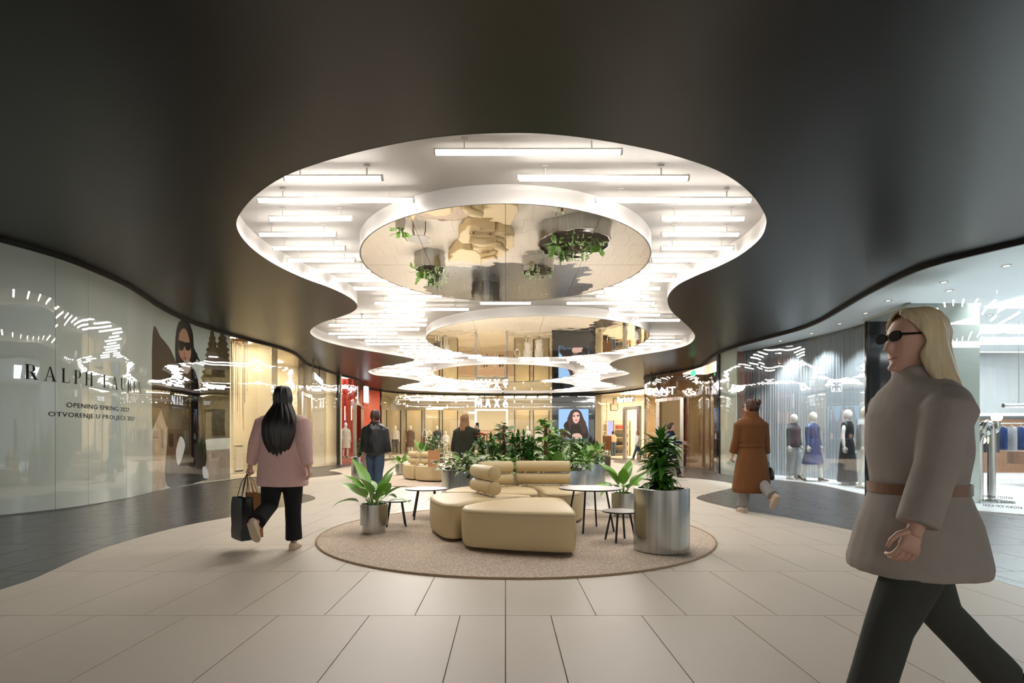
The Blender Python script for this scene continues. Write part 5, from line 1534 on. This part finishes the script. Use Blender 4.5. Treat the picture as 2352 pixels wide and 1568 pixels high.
# ------------------------------------------------------------------ people
def rotX(a): return Matrix.Rotation(a, 3, 'X')
def xf(mb, m3, off):
    mb.v = [tuple(m3 @ Vector(p) + Vector(off)) for p in mb.v]; return mb
def hand_mb(side, curl=.5, spread=.12):
    """relaxed or gripping hand hanging down from the wrist at the origin; thumb forward (+Y), palm facing inwards"""
    g = MB()
    g.tube([(0, 0, .01), (0, 0, -.03), (0, .002, -.065), (0, .002, -.092)], [.024, .034, .040, .036], 10, .42, up=(1, 0, 0))
    for i, (y, L) in enumerate(((.030, .072), (.010, .082), (-.011, .076), (-.030, .060))):
        p = Vector((0, y, -.082)); a = 0.0; pts = [p + Vector((0, 0, .02)), p]
        for sgm, f in ((L * .45, 1.0), (L * .32, 1.15), (L * .25, .8)):
            a += curl * f
            p = p + Vector((-side * math.sin(a), spread * (y / .03) * math.cos(a) * .3, -math.cos(a))) * sgm
            pts.append(p.copy())
        g.tube(pts, [.0095, .0095, .0088, .0078, .006], 8)
    p = Vector((0, .026, -.022)); pts = [p - Vector((0, .015, 0)), p]
    for dx, dy, dz in ((-.3, .75, -.65), (-.45, .35, -.85), (-.6 * curl, .05, -1)):
        p = p + Vector((side * dx * .6, dy, dz)).normalized() * .030; pts.append(p.copy())
    g.tube(pts, [.013, .0125, .0105, .009, .0065], 8)
    return g
def head_mb(face=True):
    """head centred on the origin, looking to +Y, 0.23 high"""
    g = MB(); rows = []
    for z, rx, yf, yb in ((.115, .022, .012, -.028), (.105, .048, .045, -.062), (.085, .064, .070, -.085), (.055, .073, .086, -.098), (.02, .0755, .090, -.100), (-.015, .074, .089, -.094),
                          (-.05, .068, .089, -.078), (-.08, .058, .087, -.055), (-.10, .044, .083, -.03), (-.115, .026, .072, .01)):
        rows.append([(rx * math.cos(a), (yf if math.sin(a) > 0 else -yb) * math.sin(a), z) for a in [2 * PI * k / 20 for k in range(20)]])
    g.loft(rows[::-1])
    if face:
        g.tube([(0, .082, .024), (0, .094, -.002), (0, .105, -.024), (0, .092, -.034)], [.009, .012, .015, .011], 8)
        g.ell((0, .086, .032), (.05, .012, .009), 10, 6)
        g.ell((0, .088, -.098), (.022, .012, .014), 8, 6)
    for s in (-1, 1): g.ell((s * .078, -.012, -.008), (.010, .020, .032), 8, 6)
    return g
def hair_mb(rings, strands=.004, n=56, seed=0, inner=.86):
    """rings (z, cx, cy, rx, ry, half width of the covered arc in degrees, measured from the back of the head)"""
    rgh = random.Random(seed); ph = [rgh.uniform(0, 6.28) for _ in range(5)]
    rr = []; rings = catmull(rings, 3)
    for i, (z, cx, cy, rx, ry, hw) in enumerate(rings):
        o, q = [], []
        for k in range(n):
            a = math.radians(-90 - hw + 2 * hw * k / (n - 1))
            w = 1 + (strands / max(rx, .03)) * (math.sin(9 * a + ph[0] + z * 6) + .8 * math.sin(17 * a + ph[1] + z * 9) + .6 * math.sin(31 * a + ph[2]))
            dz = .012 * math.sin(13 * a + ph[3]) * (i / len(rings))
            o.append((cx + rx * w * math.cos(a), cy + ry * w * math.sin(a), z + dz)); q.append((cx + rx * inner * math.cos(a), cy + ry * inner * math.sin(a), z + dz * .5))
        rr.append(o + q[::-1])
    return MB().loft(rr)

def person(label, loc, rz, H=1.7, legs=((.0, .05, 0), (.0, .05, 0)), arms=((0, .12, .2), (0, .12, .2)), top=None, pants=None, shoe='shoe_beige', hair=None, head=(0, 0), lean=0.0,
           voxel=.008, curl=(.5, .5), face=True, width=1.0, category='person', skin='skin', name='person', egg=False, seed=1, grip=None):
    k = H / 1.72
    root = thing(name, label, category, loc, rz)
    # legs ---------------------------------------------------------------
    J = []
    for s, (sw, bend, pitch) in zip((-1, 1), legs):
        hip = Vector((s * .092, 0, .90))
        kn = hip + Vector((s * .0, math.sin(sw), -math.cos(sw))) * .43
        an = kn + Vector((0, math.sin(sw - bend), -math.cos(sw - bend))) * .40
        J.append([hip, kn, an, pitch])
    def toe_low(j):
        return min(j[2].z - .08, j[2].z - .075 - .15 * math.sin(max(0, j[3])))
    dz = -min(toe_low(j) for j in J)
    up = Vector((0, 0, dz)); sc = lambda p: (Vector(p) * k)
    ln = Matrix.Rotation(-lean, 3, 'X')
    def T(p):                                    # upper body point, leaning about the hips
        p = Vector(p); b = Vector((0, 0, .92)); return (ln @ (p - b) + b + up) * k
    def sc_r(r): return [q * k for q in r] if hasattr(r, '__len__') else r * k
    body = MB()
    tors = [(0, 0, .86, .150, .105), (0, -.005, .96, .158, .108), (0, 0, 1.08, .130, .092), (0, .0, 1.22, .148, .105), (0, 0, 1.34, .150, .095), (0, -.004, 1.41, .10, .07), (0, -.005, 1.47, .062, .058), (0, .005, 1.56, .052, .054)]
    tb = MB().rings(tors, 20); tb.v = [tuple(T(p)) for p in tb.v]; body.add(tb.v, tb.f)
    for hip, kn, an, pit in J:
        body.tube([(hip + up) * k, ((hip + kn) / 2 + up) * k, (kn + up) * k, (kn * .65 + an * .35 + up) * k, (an + up) * k], sc_r([.085, .075, .055, .052, .036]), 12)
        body.ell((an + up + Vector((0, .05, -.045))) * k, (.04 * k, .10 * k, .035 * k), 10, 6)
    hd = head_mb(face and not egg) if not egg else MB().ell((0, 0, 0), (.082, .10, .128), 20, 14)
    hm_ = Matrix.Rotation(head[0], 3, 'Z') @ Matrix.Rotation(-head[1], 3, 'X')
    hc = (0, .012, 1.605)
    def HT(p): return T(hm_ @ Vector(p) + Vector(hc))
    hd.v = [tuple(HT(p)) for p in hd.v]
    body.add(hd.v, hd.f)
    A = []
    for s, (sw, ab, bend) in zip((-1, 1), arms):
        sh = Vector((s * .172 * width, 0, 1.40))
        rot = Matrix.Rotation(sw, 3, 'X') @ Matrix.Rotation(-s * ab, 3, 'Y')
        el = sh + rot @ Vector((0, 0, -.285))
        r2 = rot @ Matrix.Rotation(bend, 3, 'X')
        wr = el + r2 @ Vector((0, 0, -.245))
        A.append((sh, el, wr, r2))
        body.tube([T(sh + Vector((-s * .06, 0, -.05))), T(sh + Vector((-s * .02, 0, -.065))), T((sh + el) / 2), T(el), T((el + wr) / 2), T(wr), T(wr + r2 @ Vector((0, 0, -.03)))], sc_r([.035, .042, .044, .039, .038, .027, .024]), 12)
    bm = remesh(body, voxel * k, 2)
    for i, (s, (sh, el, wr, r2)) in enumerate(zip((-1, 1), A)):
        h = hand_mb(s, curl[i]); h.v = [tuple(T(wr + r2 @ Vector(p))) for p in h.v]; bm.add(h.v, h.f)
    bm.build('body', M[skin], root, 180)
    W = [tuple(T(a[2] + a[3] @ Vector((0, 0, -.10)))) for a in A]     # grip points
    # trousers ---------------------------------------------------------------
    if pants:
        mat, wide, end = pants
        g = MB(); q = MB().rings([(0, 0, .84, .165, .125), (0, -.004, .93, .168, .122), (0, 0, 1.03, .148, .106), (0, 0, 1.06, .145, .104)], 20)
        q.v = [tuple(T(p)) for p in q.v]; g.add(q.v, q.f)
        for hip, kn, an, pit in J:
            e = kn + (an - kn) * end
            m2 = (kn + e) / 2
            g.tube([(hip + Vector((0, 0, .02)) + up) * k, ((hip + kn) / 2 + up) * k, (kn + up) * k, (m2 + up) * k, (e + up) * k], sc_r([.10, .090 * wide, .070 * wide, .068 * wide, .072 * wide]), 14)
        g = wrinkle(remesh(g, max(voxel * 1.2, .009) * k, 3), .0022, (16, 16, 10), seed)
        g.build('trousers', M[mat], root, 180)
    # shoes
    if shoe:
        for hip, kn, an, pit in J:
            rows = []; srow = []
            for y, w, h in ((-.075, .020, .05), (-.07, .032, .085), (-.03, .036, .10), (.02, .038, .085), (.08, .043, .06), (.13, .042, .045), (.165, .030, .032), (.18, .012, .018)):
                rows.append([(w * math.cos(a), y, max(0, h * (.5 + .5 * math.sin(a)) if math.sin(a) > -.5 else 0)) for a in [2 * PI * q / 14 for q in range(14)]])
                srow.append([(w * 1.06 * math.cos(a), y * 1.03, -.002 if math.sin(a) < 0 else .016) for a in [2 * PI * q / 14 for q in range(14)]])
            rt = Matrix.Rotation(-pit, 3, 'X')
            for rw, nm, mt in ((rows, 'shoe', shoe), (srow, 'sole', 'sole')):
                g = MB().loft(rw)
                g.v = [tuple((rt @ (Vector(p) + Vector((0, .0, -.08))) + an + up) * k) for p in g.v]
                if nm == 'shoe': so = g.build(nm, M[mt], root, 60)
                else: g.build(nm, M[mt], so, 60)
    # top ---------------------------------------------------------------
    if top:
        mat, rings, sl, amp = top
        g = MB().rings(rings, 24, 2.3); g.v = [tuple(T(p)) for p in g.v]
        if sl:
            for s, (sh, el, wr, r2) in zip((-1, 1), A):
                e = wr + (wr - el).normalized() * sl[4]
                g.tube([T(sh + Vector((-s * .10, 0, -.035))), T(sh + Vector((-s * .02, 0, -.05))), T(sh * .72 + el * .28 + Vector((s * .004, 0, 0))), T((sh + el) / 2), T(el), T((el + wr) / 2), T(e)], sc_r([sl[0] * .72, sl[0] * .86, sl[0] * .98, sl[1], sl[2], (sl[2] + sl[3]) / 2 * 1.02, sl[3]]), 14)
        g = wrinkle(remesh(g, max(voxel * 1.2, .009) * k, 7), amp, (13, 13, 9), seed + 3)
        g.build('garment', M[mat], root, 180)
    if hair:
        hr, mat, extra = hair
        g = hair_mb(hr, seed=seed); g.v = [tuple(HT(p)) for p in g.v]
        hobj = g.build('hair', M[mat], root, 180)
        for e in extra:
            g = MB().ell(*e) if len(e) == 2 else MB().tube(*e)
            g.v = [tuple(HT(p)) for p in g.v]; g.build('hair_knot', M[mat], root, 180)
    return dict(root=root, T=T, HT=HT, W=W, A=A, J=J, k=k, up=up)

TORSO = lambda hem, w, d, flare=1.0: [(0, 0, hem, w * flare, d * flare), (0, 0, hem + .05, w * 1.02 * flare, d * 1.02 * flare), (0, -.005, (hem + 1.2) / 2, w, d), (0, 0, 1.22, w * .98, d), (0, 0, 1.34, w * .98, d * .95), (0, -.006, 1.42, w * .80, d * .78), (0, -.004, 1.465, w * .42, d * .6), (0, 0, 1.49, w * .36, d * .54)]
CAP = lambda low, cy=-.012: [(.138, 0, -.01, .010, .014, 179), (.133, 0, -.01, .034, .044, 178), (.120, 0, -.011, .058, .074, 172), (.098, 0, -.012, .074, .094, 150), (.065, 0, -.014, .084, .108, 128), (.025, 0, -.014, .091, .113, 112), (-.015, 0, -.012, .0925, .110, 106)] + low
LONGHAIR = CAP([(-.06, 0, -.02, .088, .105, 110), (-.11, 0, -.04, .112, .105, 112), (-.17, 0, -.075, .145, .10, 100), (-.25, 0, -.12, .172, .085, 88), (-.34, 0, -.145, .175, .07, 80), (-.43, 0, -.15, .162, .062, 76), (-.50, 0, -.15, .135, .055, 74), (-.56, 0, -.15, .10, .04, 74), (-.60, 0, -.15, .06, .03, 74)])
SHORT_HAIR = CAP([(-.05, 0, -.01, .080, .095, 92), (-.08, 0, -.005, .066, .072, 82)])
TIED = CAP([(-.05, 0, -.012, .080, .092, 92), (-.075, 0, -.012, .068, .072, 84)])
BOB = CAP([(-.05, 0, -.014, .096, .114, 118), (-.10, 0, -.022, .102, .118, 116), (-.16, 0, -.035, .112, .118, 110), (-.22, 0, -.05, .116, .112, 104), (-.27, 0, -.06, .108, .10, 100), (-.30, 0, -.06, .08, .08, 98)])

# woman in the pink sweater walking away with two bags
pk = person('person in a pink sweater and black trousers walking away with two paper bags', (-2.33, 5.66, 0), .06, 1.70,
            legs=((-.30, .95, .9), (.10, .05, 0)), arms=((.02, .33, .10), (-.32, .22, .25)),
            top=('pink_fleece', [(0, -.01, .68, .245, .18), (0, -.01, .72, .26, .19), (0, -.012, .80, .262, .185), (0, -.012, 1.0, .245, .165), (0, -.005, 1.2, .235, .155), (0, -.005, 1.33, .215, .13), (0, -.006, 1.42, .155, .10), (0, -.004, 1.465, .085, .075), (0, 0, 1.50, .072, .068)], (.105, .095, .085, .05, -.01), .0045),
            pants=('black_denim', 1.22, .93), hair=(LONGHAIR, 'hair_black', []), curl=(1.15, .45), seed=4, width=1.05)
lw = pk['root'].matrix_basis @ Vector(pk['W'][0])
paper_bag('shopping_bag', 'black paper shopping bag hanging from the hand of the pink sweater person', (lw.x - .045, lw.y - .043, .13), -.8, .32, .11, .43, 'paper_black', 'paper_black', lw.z - .13 - .43 + .01, 2, ay=.062)
paper_bag('shopping_bag', 'brown paper shopping bag hanging beside the black one', (lw.x + .045, lw.y + .043, .14), -.8, .26, .11, .46, 'paper_brown', 'paper_brown', lw.z - .14 - .46 + .01, 3, ay=-.062)

# person in the camel coat
COAT = [(0, -.01, .30, .27, .20), (0, -.01, .36, .285, .215), (0, -.01, .6, .255, .19), (0, -.008, .85, .215, .155), (0, -.005, 1.02, .185, .13), (0, -.005, 1.2, .205, .14), (0, -.006, 1.34, .215, .13), (0, -.008, 1.425, .165, .10), (0, -.006, 1.47, .09, .08), (0, -.002, 1.50, .075, .07)]
cc = person('person in a long camel brown belted coat and glasses with a hair bun', (3.92, 8.62, 0), .10, 1.79, legs=((.10, .06, 0), (-.20, .85, .9)), arms=((.12, .14, .15), (-.05, .16, .20)),
            top=('camel_wool', COAT, (.088, .078, .070, .062, -.02), .003), pants=('grey_denim', 1.25, .95), hair=(TIED, 'hair_brown', [((0, -.12, .075), (.045, .045, .045))]), head=(.55, 0), curl=(.6, .9), seed=8)
r = cc['root']; T_ = cc['T']
def belt(T, z, rx, ry, mat, root, w=.028):
    g = MB()
    rr = []
    for zz, f in ((z - w, 1.02), (z - w, 1.06), (z + w, 1.06), (z + w, 1.02)): rr.append([tuple(T((f * rx * math.cos(2 * PI * q / 32), -.006 + f * ry * math.sin(2 * PI * q / 32), zz))) for q in range(32)])
    return g.loft(rr, False, False).build('belt', mat, root, 40)
belt(T_, 1.03, .192, .138, M['camel_wool'], r)
g = MB()
rr = []
for z, rx, ry in ((1.44, .105, .088), (1.50, .088, .084), (1.545, .098, .092), (1.50, .104, .098), (1.45, .125, .105)): rr.append([tuple(T_((rx * math.cos(2 * PI * q / 24), -.004 + ry * math.sin(2 * PI * q / 24), z))) for q in range(24)])
g.loft(rr, False, False).build('collar', M['camel_wool'], r, 60)
g = MB()
for s in (-1, 1):
    g.tube([cc['HT']((s * .034 + .026 * math.cos(2 * PI * q / 16), .102, .018 + .022 * math.sin(2 * PI * q / 16))) for q in range(17)], .003, 5)
    g.tube([cc['HT']((s * .06, .10, .022)), cc['HT']((s * .08, -.01, .02))], .003, 5)
g.build('eyeglasses', M['black'], r)
rw = r.matrix_basis @ Vector(cc['W'][1])
t = thing('handbag', 'small black leather handbag held by the camel coat person', 'bag', (rw.x + .01, rw.y, rw.z - .30), .2)
wrinkle(MB().rings([(0, 0, 0, .045, .12), (0, 0, .03, .06, .14), (0, 0, .14, .05, .13), (0, 0, .19, .03, .11), (0, 0, .2, .01, .1)], 20, 3), .002).build('body', M['black_leather'], t, 60)
MB().tube([(0, -.06, .19), (0, -.04, .27), (0, 0, .31), (0, .04, .27), (0, .06, .19)], .007, 6).build('strap', M['black_leather'], t, 60)

# person in the black leather jacket
lj = person('person in a black leather jacket and blue jeans with a low ponytail', (-2.64, 10.95, 0), -.05, 1.74, legs=((.16, .08, 0), (-.14, .12, .15)), arms=((.06, .20, .25), (-.05, .20, .2)),
            top=('black_leather', [(0, 0, .80, .175, .125), (0, 0, .83, .18, .13), (0, -.008, .88, .215, .155), (0, -.01, 1.05, .225, .155), (0, -.006, 1.22, .225, .15), (0, -.006, 1.35, .215, .13), (0, -.008, 1.425, .165, .10), (0, -.004, 1.47, .09, .08), (0, 0, 1.51, .075, .07)], (.098, .092, .082, .050, -.01), .005),
            pants=('blue_denim', 1.12, .94), hair=(TIED, 'hair_brown', [((0, -.105, -.045), (.028, .03, .035)), ([(0, -.11, -.05), (0, -.125, -.11), (0, -.115, -.19)], [.026, .034, .012], 10)]), shoe='black', curl=(.9, .5), seed=12)
lw2 = lj['root'].matrix_basis @ Vector(lj['W'][0])
o = MB().box((0, 0, 0), (.05, .09, .13)).box((-.028, 0, .01), (.006, .07, .06)).build('small_package', pm('package_red', (.55, .10, .08), rough=.4, var=.8, scale=9)); o.location = (lw2.x - .01, lw2.y + .02, lw2.z - .03); o.rotation_euler = (.4, .2, .3)
tag(o, 'small red and white package in the hand of the leather jacket person', 'package')

# person in the olive coat with a phone
oc = person('person with ginger hair in a dark olive coat holding a phone up', (-.92, 12.25, 0), -.25, 1.72, legs=((.03, .05, 0), (-.03, .05, 0)), arms=((.0, .22, .15), (.55, .30, 2.15)),
            top=('olive_cotton', [(0, -.01, .48, .25, .19), (0, -.01, .52, .26, .195), (0, -.01, .75, .24, .17), (0, -.006, 1.0, .22, .15), (0, -.005, 1.2, .225, .145), (0, -.006, 1.34, .215, .13), (0, -.008, 1.425, .165, .10), (0, -.006, 1.47, .09, .08), (0, -.002, 1.52, .078, .072)], (.095, .088, .078, .060, -.01), .005),
            pants=('black_denim', 1.1, .95), hair=(BOB, 'hair_ginger', []), head=(-.25, -.05), curl=(.5, .9), seed=15, shoe='black')
pw = oc['root'].matrix_basis @ Vector(oc['W'][1])
t = thing('mobile_phone', 'black mobile phone held to the ear of the olive coat person', 'phone', (pw.x, pw.y, pw.z), .4)
MB().box((0, 0, 0), (.075, .009, .15)).build('case', M['black'], t); MB().box((0, .005, 0), (.068, .002, .14)).build('screen', M['screen_black'], t)

# tall blond person walking past close to the camera
bl = person('blond person in a long taupe jacket and dark trousers striding past the white shop window', (1.61, 2.12, 0), PI / 2 + .02, 1.70, legs=((.42, .12, 0), (-.42, .35, .5)), arms=((.30, .10, .10), (-.42, .16, .25)),
            top=('taupe_wool', [(0, 0, .70, .215, .235), (0, 0, .74, .22, .24), (0, -.005, .90, .20, .195), (0, -.005, 1.03, .165, .145), (0, -.0, 1.18, .185, .155), (0, 0, 1.32, .195, .145), (0, -.006, 1.42, .16, .105), (0, -.004, 1.465, .085, .08), (0, 0, 1.51, .072, .07)], (.090, .078, .068, .066, -.015), .0025),
            pants=('dark_trouser', 1.12, .95), hair=(BOB, 'hair_blond', []), head=(.0, .03), shoe='black', curl=(.6, .6), voxel=.006, seed=18)
r = bl['root']; HT = bl['HT']; T_ = bl['T']
belt(T_, 1.03, .172, .152, M['wood'], r, .02)
for s in (-1, 1):
    g = MB().ell(HT((s * .032, .086, .022)), (.012, .012, .010), 10, 8); g.build('eye', M['eye_white'], r, 180)
g = MB(); g.tube([HT((-.024, .082, -.062)), HT((-.01, .0875, -.060)), HT((.01, .0875, -.060)), HT((.024, .082, -.062))], [.002, .005, .005, .002], 8); g.build('lips', M['lips'], r, 180)
g = MB()
for s in (-1, 1):
    q = [HT((s * .036 + .030 * math.cos(2 * PI * j / 16), .098 - abs(.2 * (.03 * math.cos(2 * PI * j / 16) * s > 0) * .03 * math.cos(2 * PI * j / 16)), .022 + .021 * math.sin(2 * PI * j / 16))) for j in range(16)]
    q2 = [HT((s * .036 + .030 * math.cos(2 * PI * j / 16), .102, .022 + .021 * math.sin(2 * PI * j / 16))) for j in range(16)]
    g.loft([[tuple(p) for p in q], [tuple(p) for p in q2]])
    g.tube([HT((s * .064, .099, .026)), HT((s * .080, .02, .024)), HT((s * .082, -.015, .015))], .0035, 6)
g.build('sunglasses', M['lens_dark'], r)

# passers-by farther away
person('fair haired person in a white sweater and jeans walking by the corner shop door', (at(1464, 32.2), 32.2, .012), PI / 2 + .15, 1.70, legs=((.42, .10, 0), (-.45, .40, .5)), arms=((.25, .12, .2), (-.3, .14, .2)),
       top=('white_knit', TORSO(.82, .20, .155), (.085, .075, .066, .048, -.01), .003), pants=('blue_denim', 1.08, .95), hair=(SHORT_HAIR, 'hair_ginger', []), voxel=.013, shoe='black', seed=22)
person('person in a beige sweater and blue jeans browsing inside the corner shop', (7.75, 38.9, .012), 0, 1.76, arms=((.3, .12, .5), (.3, .15, .5)),
       top=('beige_knit', TORSO(.95, .20, .15), (.08, .07, .06, .045, -.05), .003), pants=('blue_denim', 1.15, .95), hair=(SHORT_HAIR, 'hair_black', []), voxel=.013, shoe='black', seed=25)
person('person in a navy top walking in front of the bronze shop door', (at(1541, 16.6), 16.6, 0), -PI / 2 - .4, 1.70, legs=((.35, .1, 0), (-.35, .35, .4)), arms=((.3, .14, 1.2), (.2, .14, .9)),
       top=('navy_cloth', TORSO(.84, .20, .15), (.08, .07, .062, .046, -.01), .003), pants=('black_denim', 1.05, .95), hair=(TIED, 'hair_brown', []), voxel=.012, shoe='black', seed=28)

# ------------------------------------------------------------------ mannequins
def mannequin(label, x, y, z, rz, H, topdef, pants, arms=((.0, .14, .15), (.0, .14, .15)), shoe=None, legs=((.05, .05, 0), (-.05, .05, 0)), belt_m=None, voxel=.014):
    m = person(label, (x, y, z), rz, H, legs=legs, arms=arms, top=topdef, pants=pants, shoe=shoe, voxel=voxel, egg=True, category='mannequin', skin='mannequin', name='mannequin', curl=(.25, .25), seed=int(abs(x * 7)) + 31)
    g = MB().lathe([(.001, 0), (.20, 0), (.20, .012), (.001, .012)], 28).build('base_plate', M['steel'], m['root'], 40)
    if belt_m: belt(m['T'], 1.05, .165, .125, M[belt_m], m['root'], .02)
    return m
LONGD = lambda hem, w, fl: [(0, 0, hem, w * fl, w * fl * .8), (0, 0, hem + .04, w * fl, w * fl * .8), (0, 0, .7, w * (1 + (fl - 1) * .5), w * .8), (0, 0, .93, w * .98, w * .72), (0, 0, 1.06, w * .80, w * .58), (0, 0, 1.22, w * .95, w * .66), (0, 0, 1.34, w, w * .62), (0, -.004, 1.42, w * .78, w * .48), (0, 0, 1.465, w * .4, w * .38)]
SLV = (.075, .066, .058, .046, -.01)
# white shop window
zf = .014
mannequin('white shop mannequin in a dark velvet jacket and draped grey trousers', 8.40, 15.75, zf, PI + .5, 1.88, ('dark_grey_cloth', TORSO(.84, .195, .14), SLV, .003), ('grey_cloth', 1.35, .92), shoe='white_cloth')
mannequin('white shop mannequin in a dark blue silk dress', 8.50, 14.95, zf, PI + .5, 1.90, ('blue_silk', LONGD(.42, .19, 1.45), SLV, .004), None, shoe='black', legs=((.25, .1, 0), (-.2, .2, .3)))
mannequin('white shop mannequin in a long black draped gown', 8.70, 13.75, zf, PI + .6, 1.90, ('black_silk', LONGD(.06, .18, 1.35), None, .004), None)
mannequin('white shop mannequin in a grey blazer and pale skirt near the shop door', 8.55, 12.85, zf, PI + .6, 1.92, ('grey_cloth', TORSO(.80, .20, .15, 1.1), SLV, .003), None, shoe='white_cloth')
mannequin('white shop mannequin in a black jacket beside the white corner panel', 7.98, 18.35, zf, PI + .4, 1.85, ('black_silk', TORSO(.84, .19, .14), SLV, .003), ('black_denim', 1.2, .94), shoe='black')
# back shop
zs = .20
bz = lambda px, off=-.85: BACK.at(sB(px), off)
for px, lab, td, pt, bel in [(921.5, 'back shop mannequin in a white blouse, belt and dark trousers', ('cream_cloth', TORSO(.88, .19, .14, 1.1), SLV, .004), ('dark_grey_cloth', 1.15, .95), 'black'),
                            (950.5, 'back shop mannequin in a long brown tweed coat', ('brown_tweed', LONGD(.42, .20, 1.15), SLV, .003), None, None),
                            (1009, 'back shop mannequin in a dark grey wrapped coat', ('dark_grey_cloth', LONGD(.45, .20, 1.1), SLV, .003), None, None),
                            (1212.5, 'back shop mannequin in a fitted white dress beside the drop loop', ('white_cloth', LONGD(.40, .18, 1.2), SLV, .003), None, None),
                            (1238, 'back shop mannequin in a white dress next to the black screen wall', ('white_cloth', LONGD(.30, .19, 1.3), SLV, .003), None, None)]:
    x, y = bz(px); mannequin(lab, x, y, zs, PI + .1, 1.90, td, pt, shoe='black', belt_m=bel, voxel=.016)
x, y = bz(1030, -1.2); mannequin('shorter back shop mannequin in a white top behind the leafy shrub', x, y, zs, PI, 1.55, ('white_cloth', TORSO(.84, .18, .13), SLV, .003), ('cream_cloth', 1.1, .95), shoe='black', voxel=.016)
mannequin('red shop mannequin in a belted beige coat', -8.35, 28.2, .232, -PI * .75, 1.82, ('cream_cloth', LONGD(.45, .20, 1.2), SLV, .003), None, shoe='black', belt_m='cream_cloth')

# ------------------------------------------------------------------ shop shells: each slab and wall a piece of the setting of its own
NAMES = {'shop_floor': 'floor_shop', 'shop_ceiling': 'ceiling_shop', 'shop_back_wall': 'wall_shop_back', 'shop_side_wall': 'wall_shop_side', 'shop_partition': 'wall_shop_partition', 'shop_pillar': 'pillar',
         'ceiling_beam': 'beam', 'wainscot': 'wall_wainscot', 'timber_wainscot': 'wall_timber', 'light_shelf': 'trim_shelf'}
for e in (ls, rs, bs, cs, gs, vs_):
    for ch in list(e.children):
        ch.parent = None; ch.name = NAMES[ch.name.split('.')[0]]; tag(ch, kind='structure')
    bpy.data.objects.remove(e)
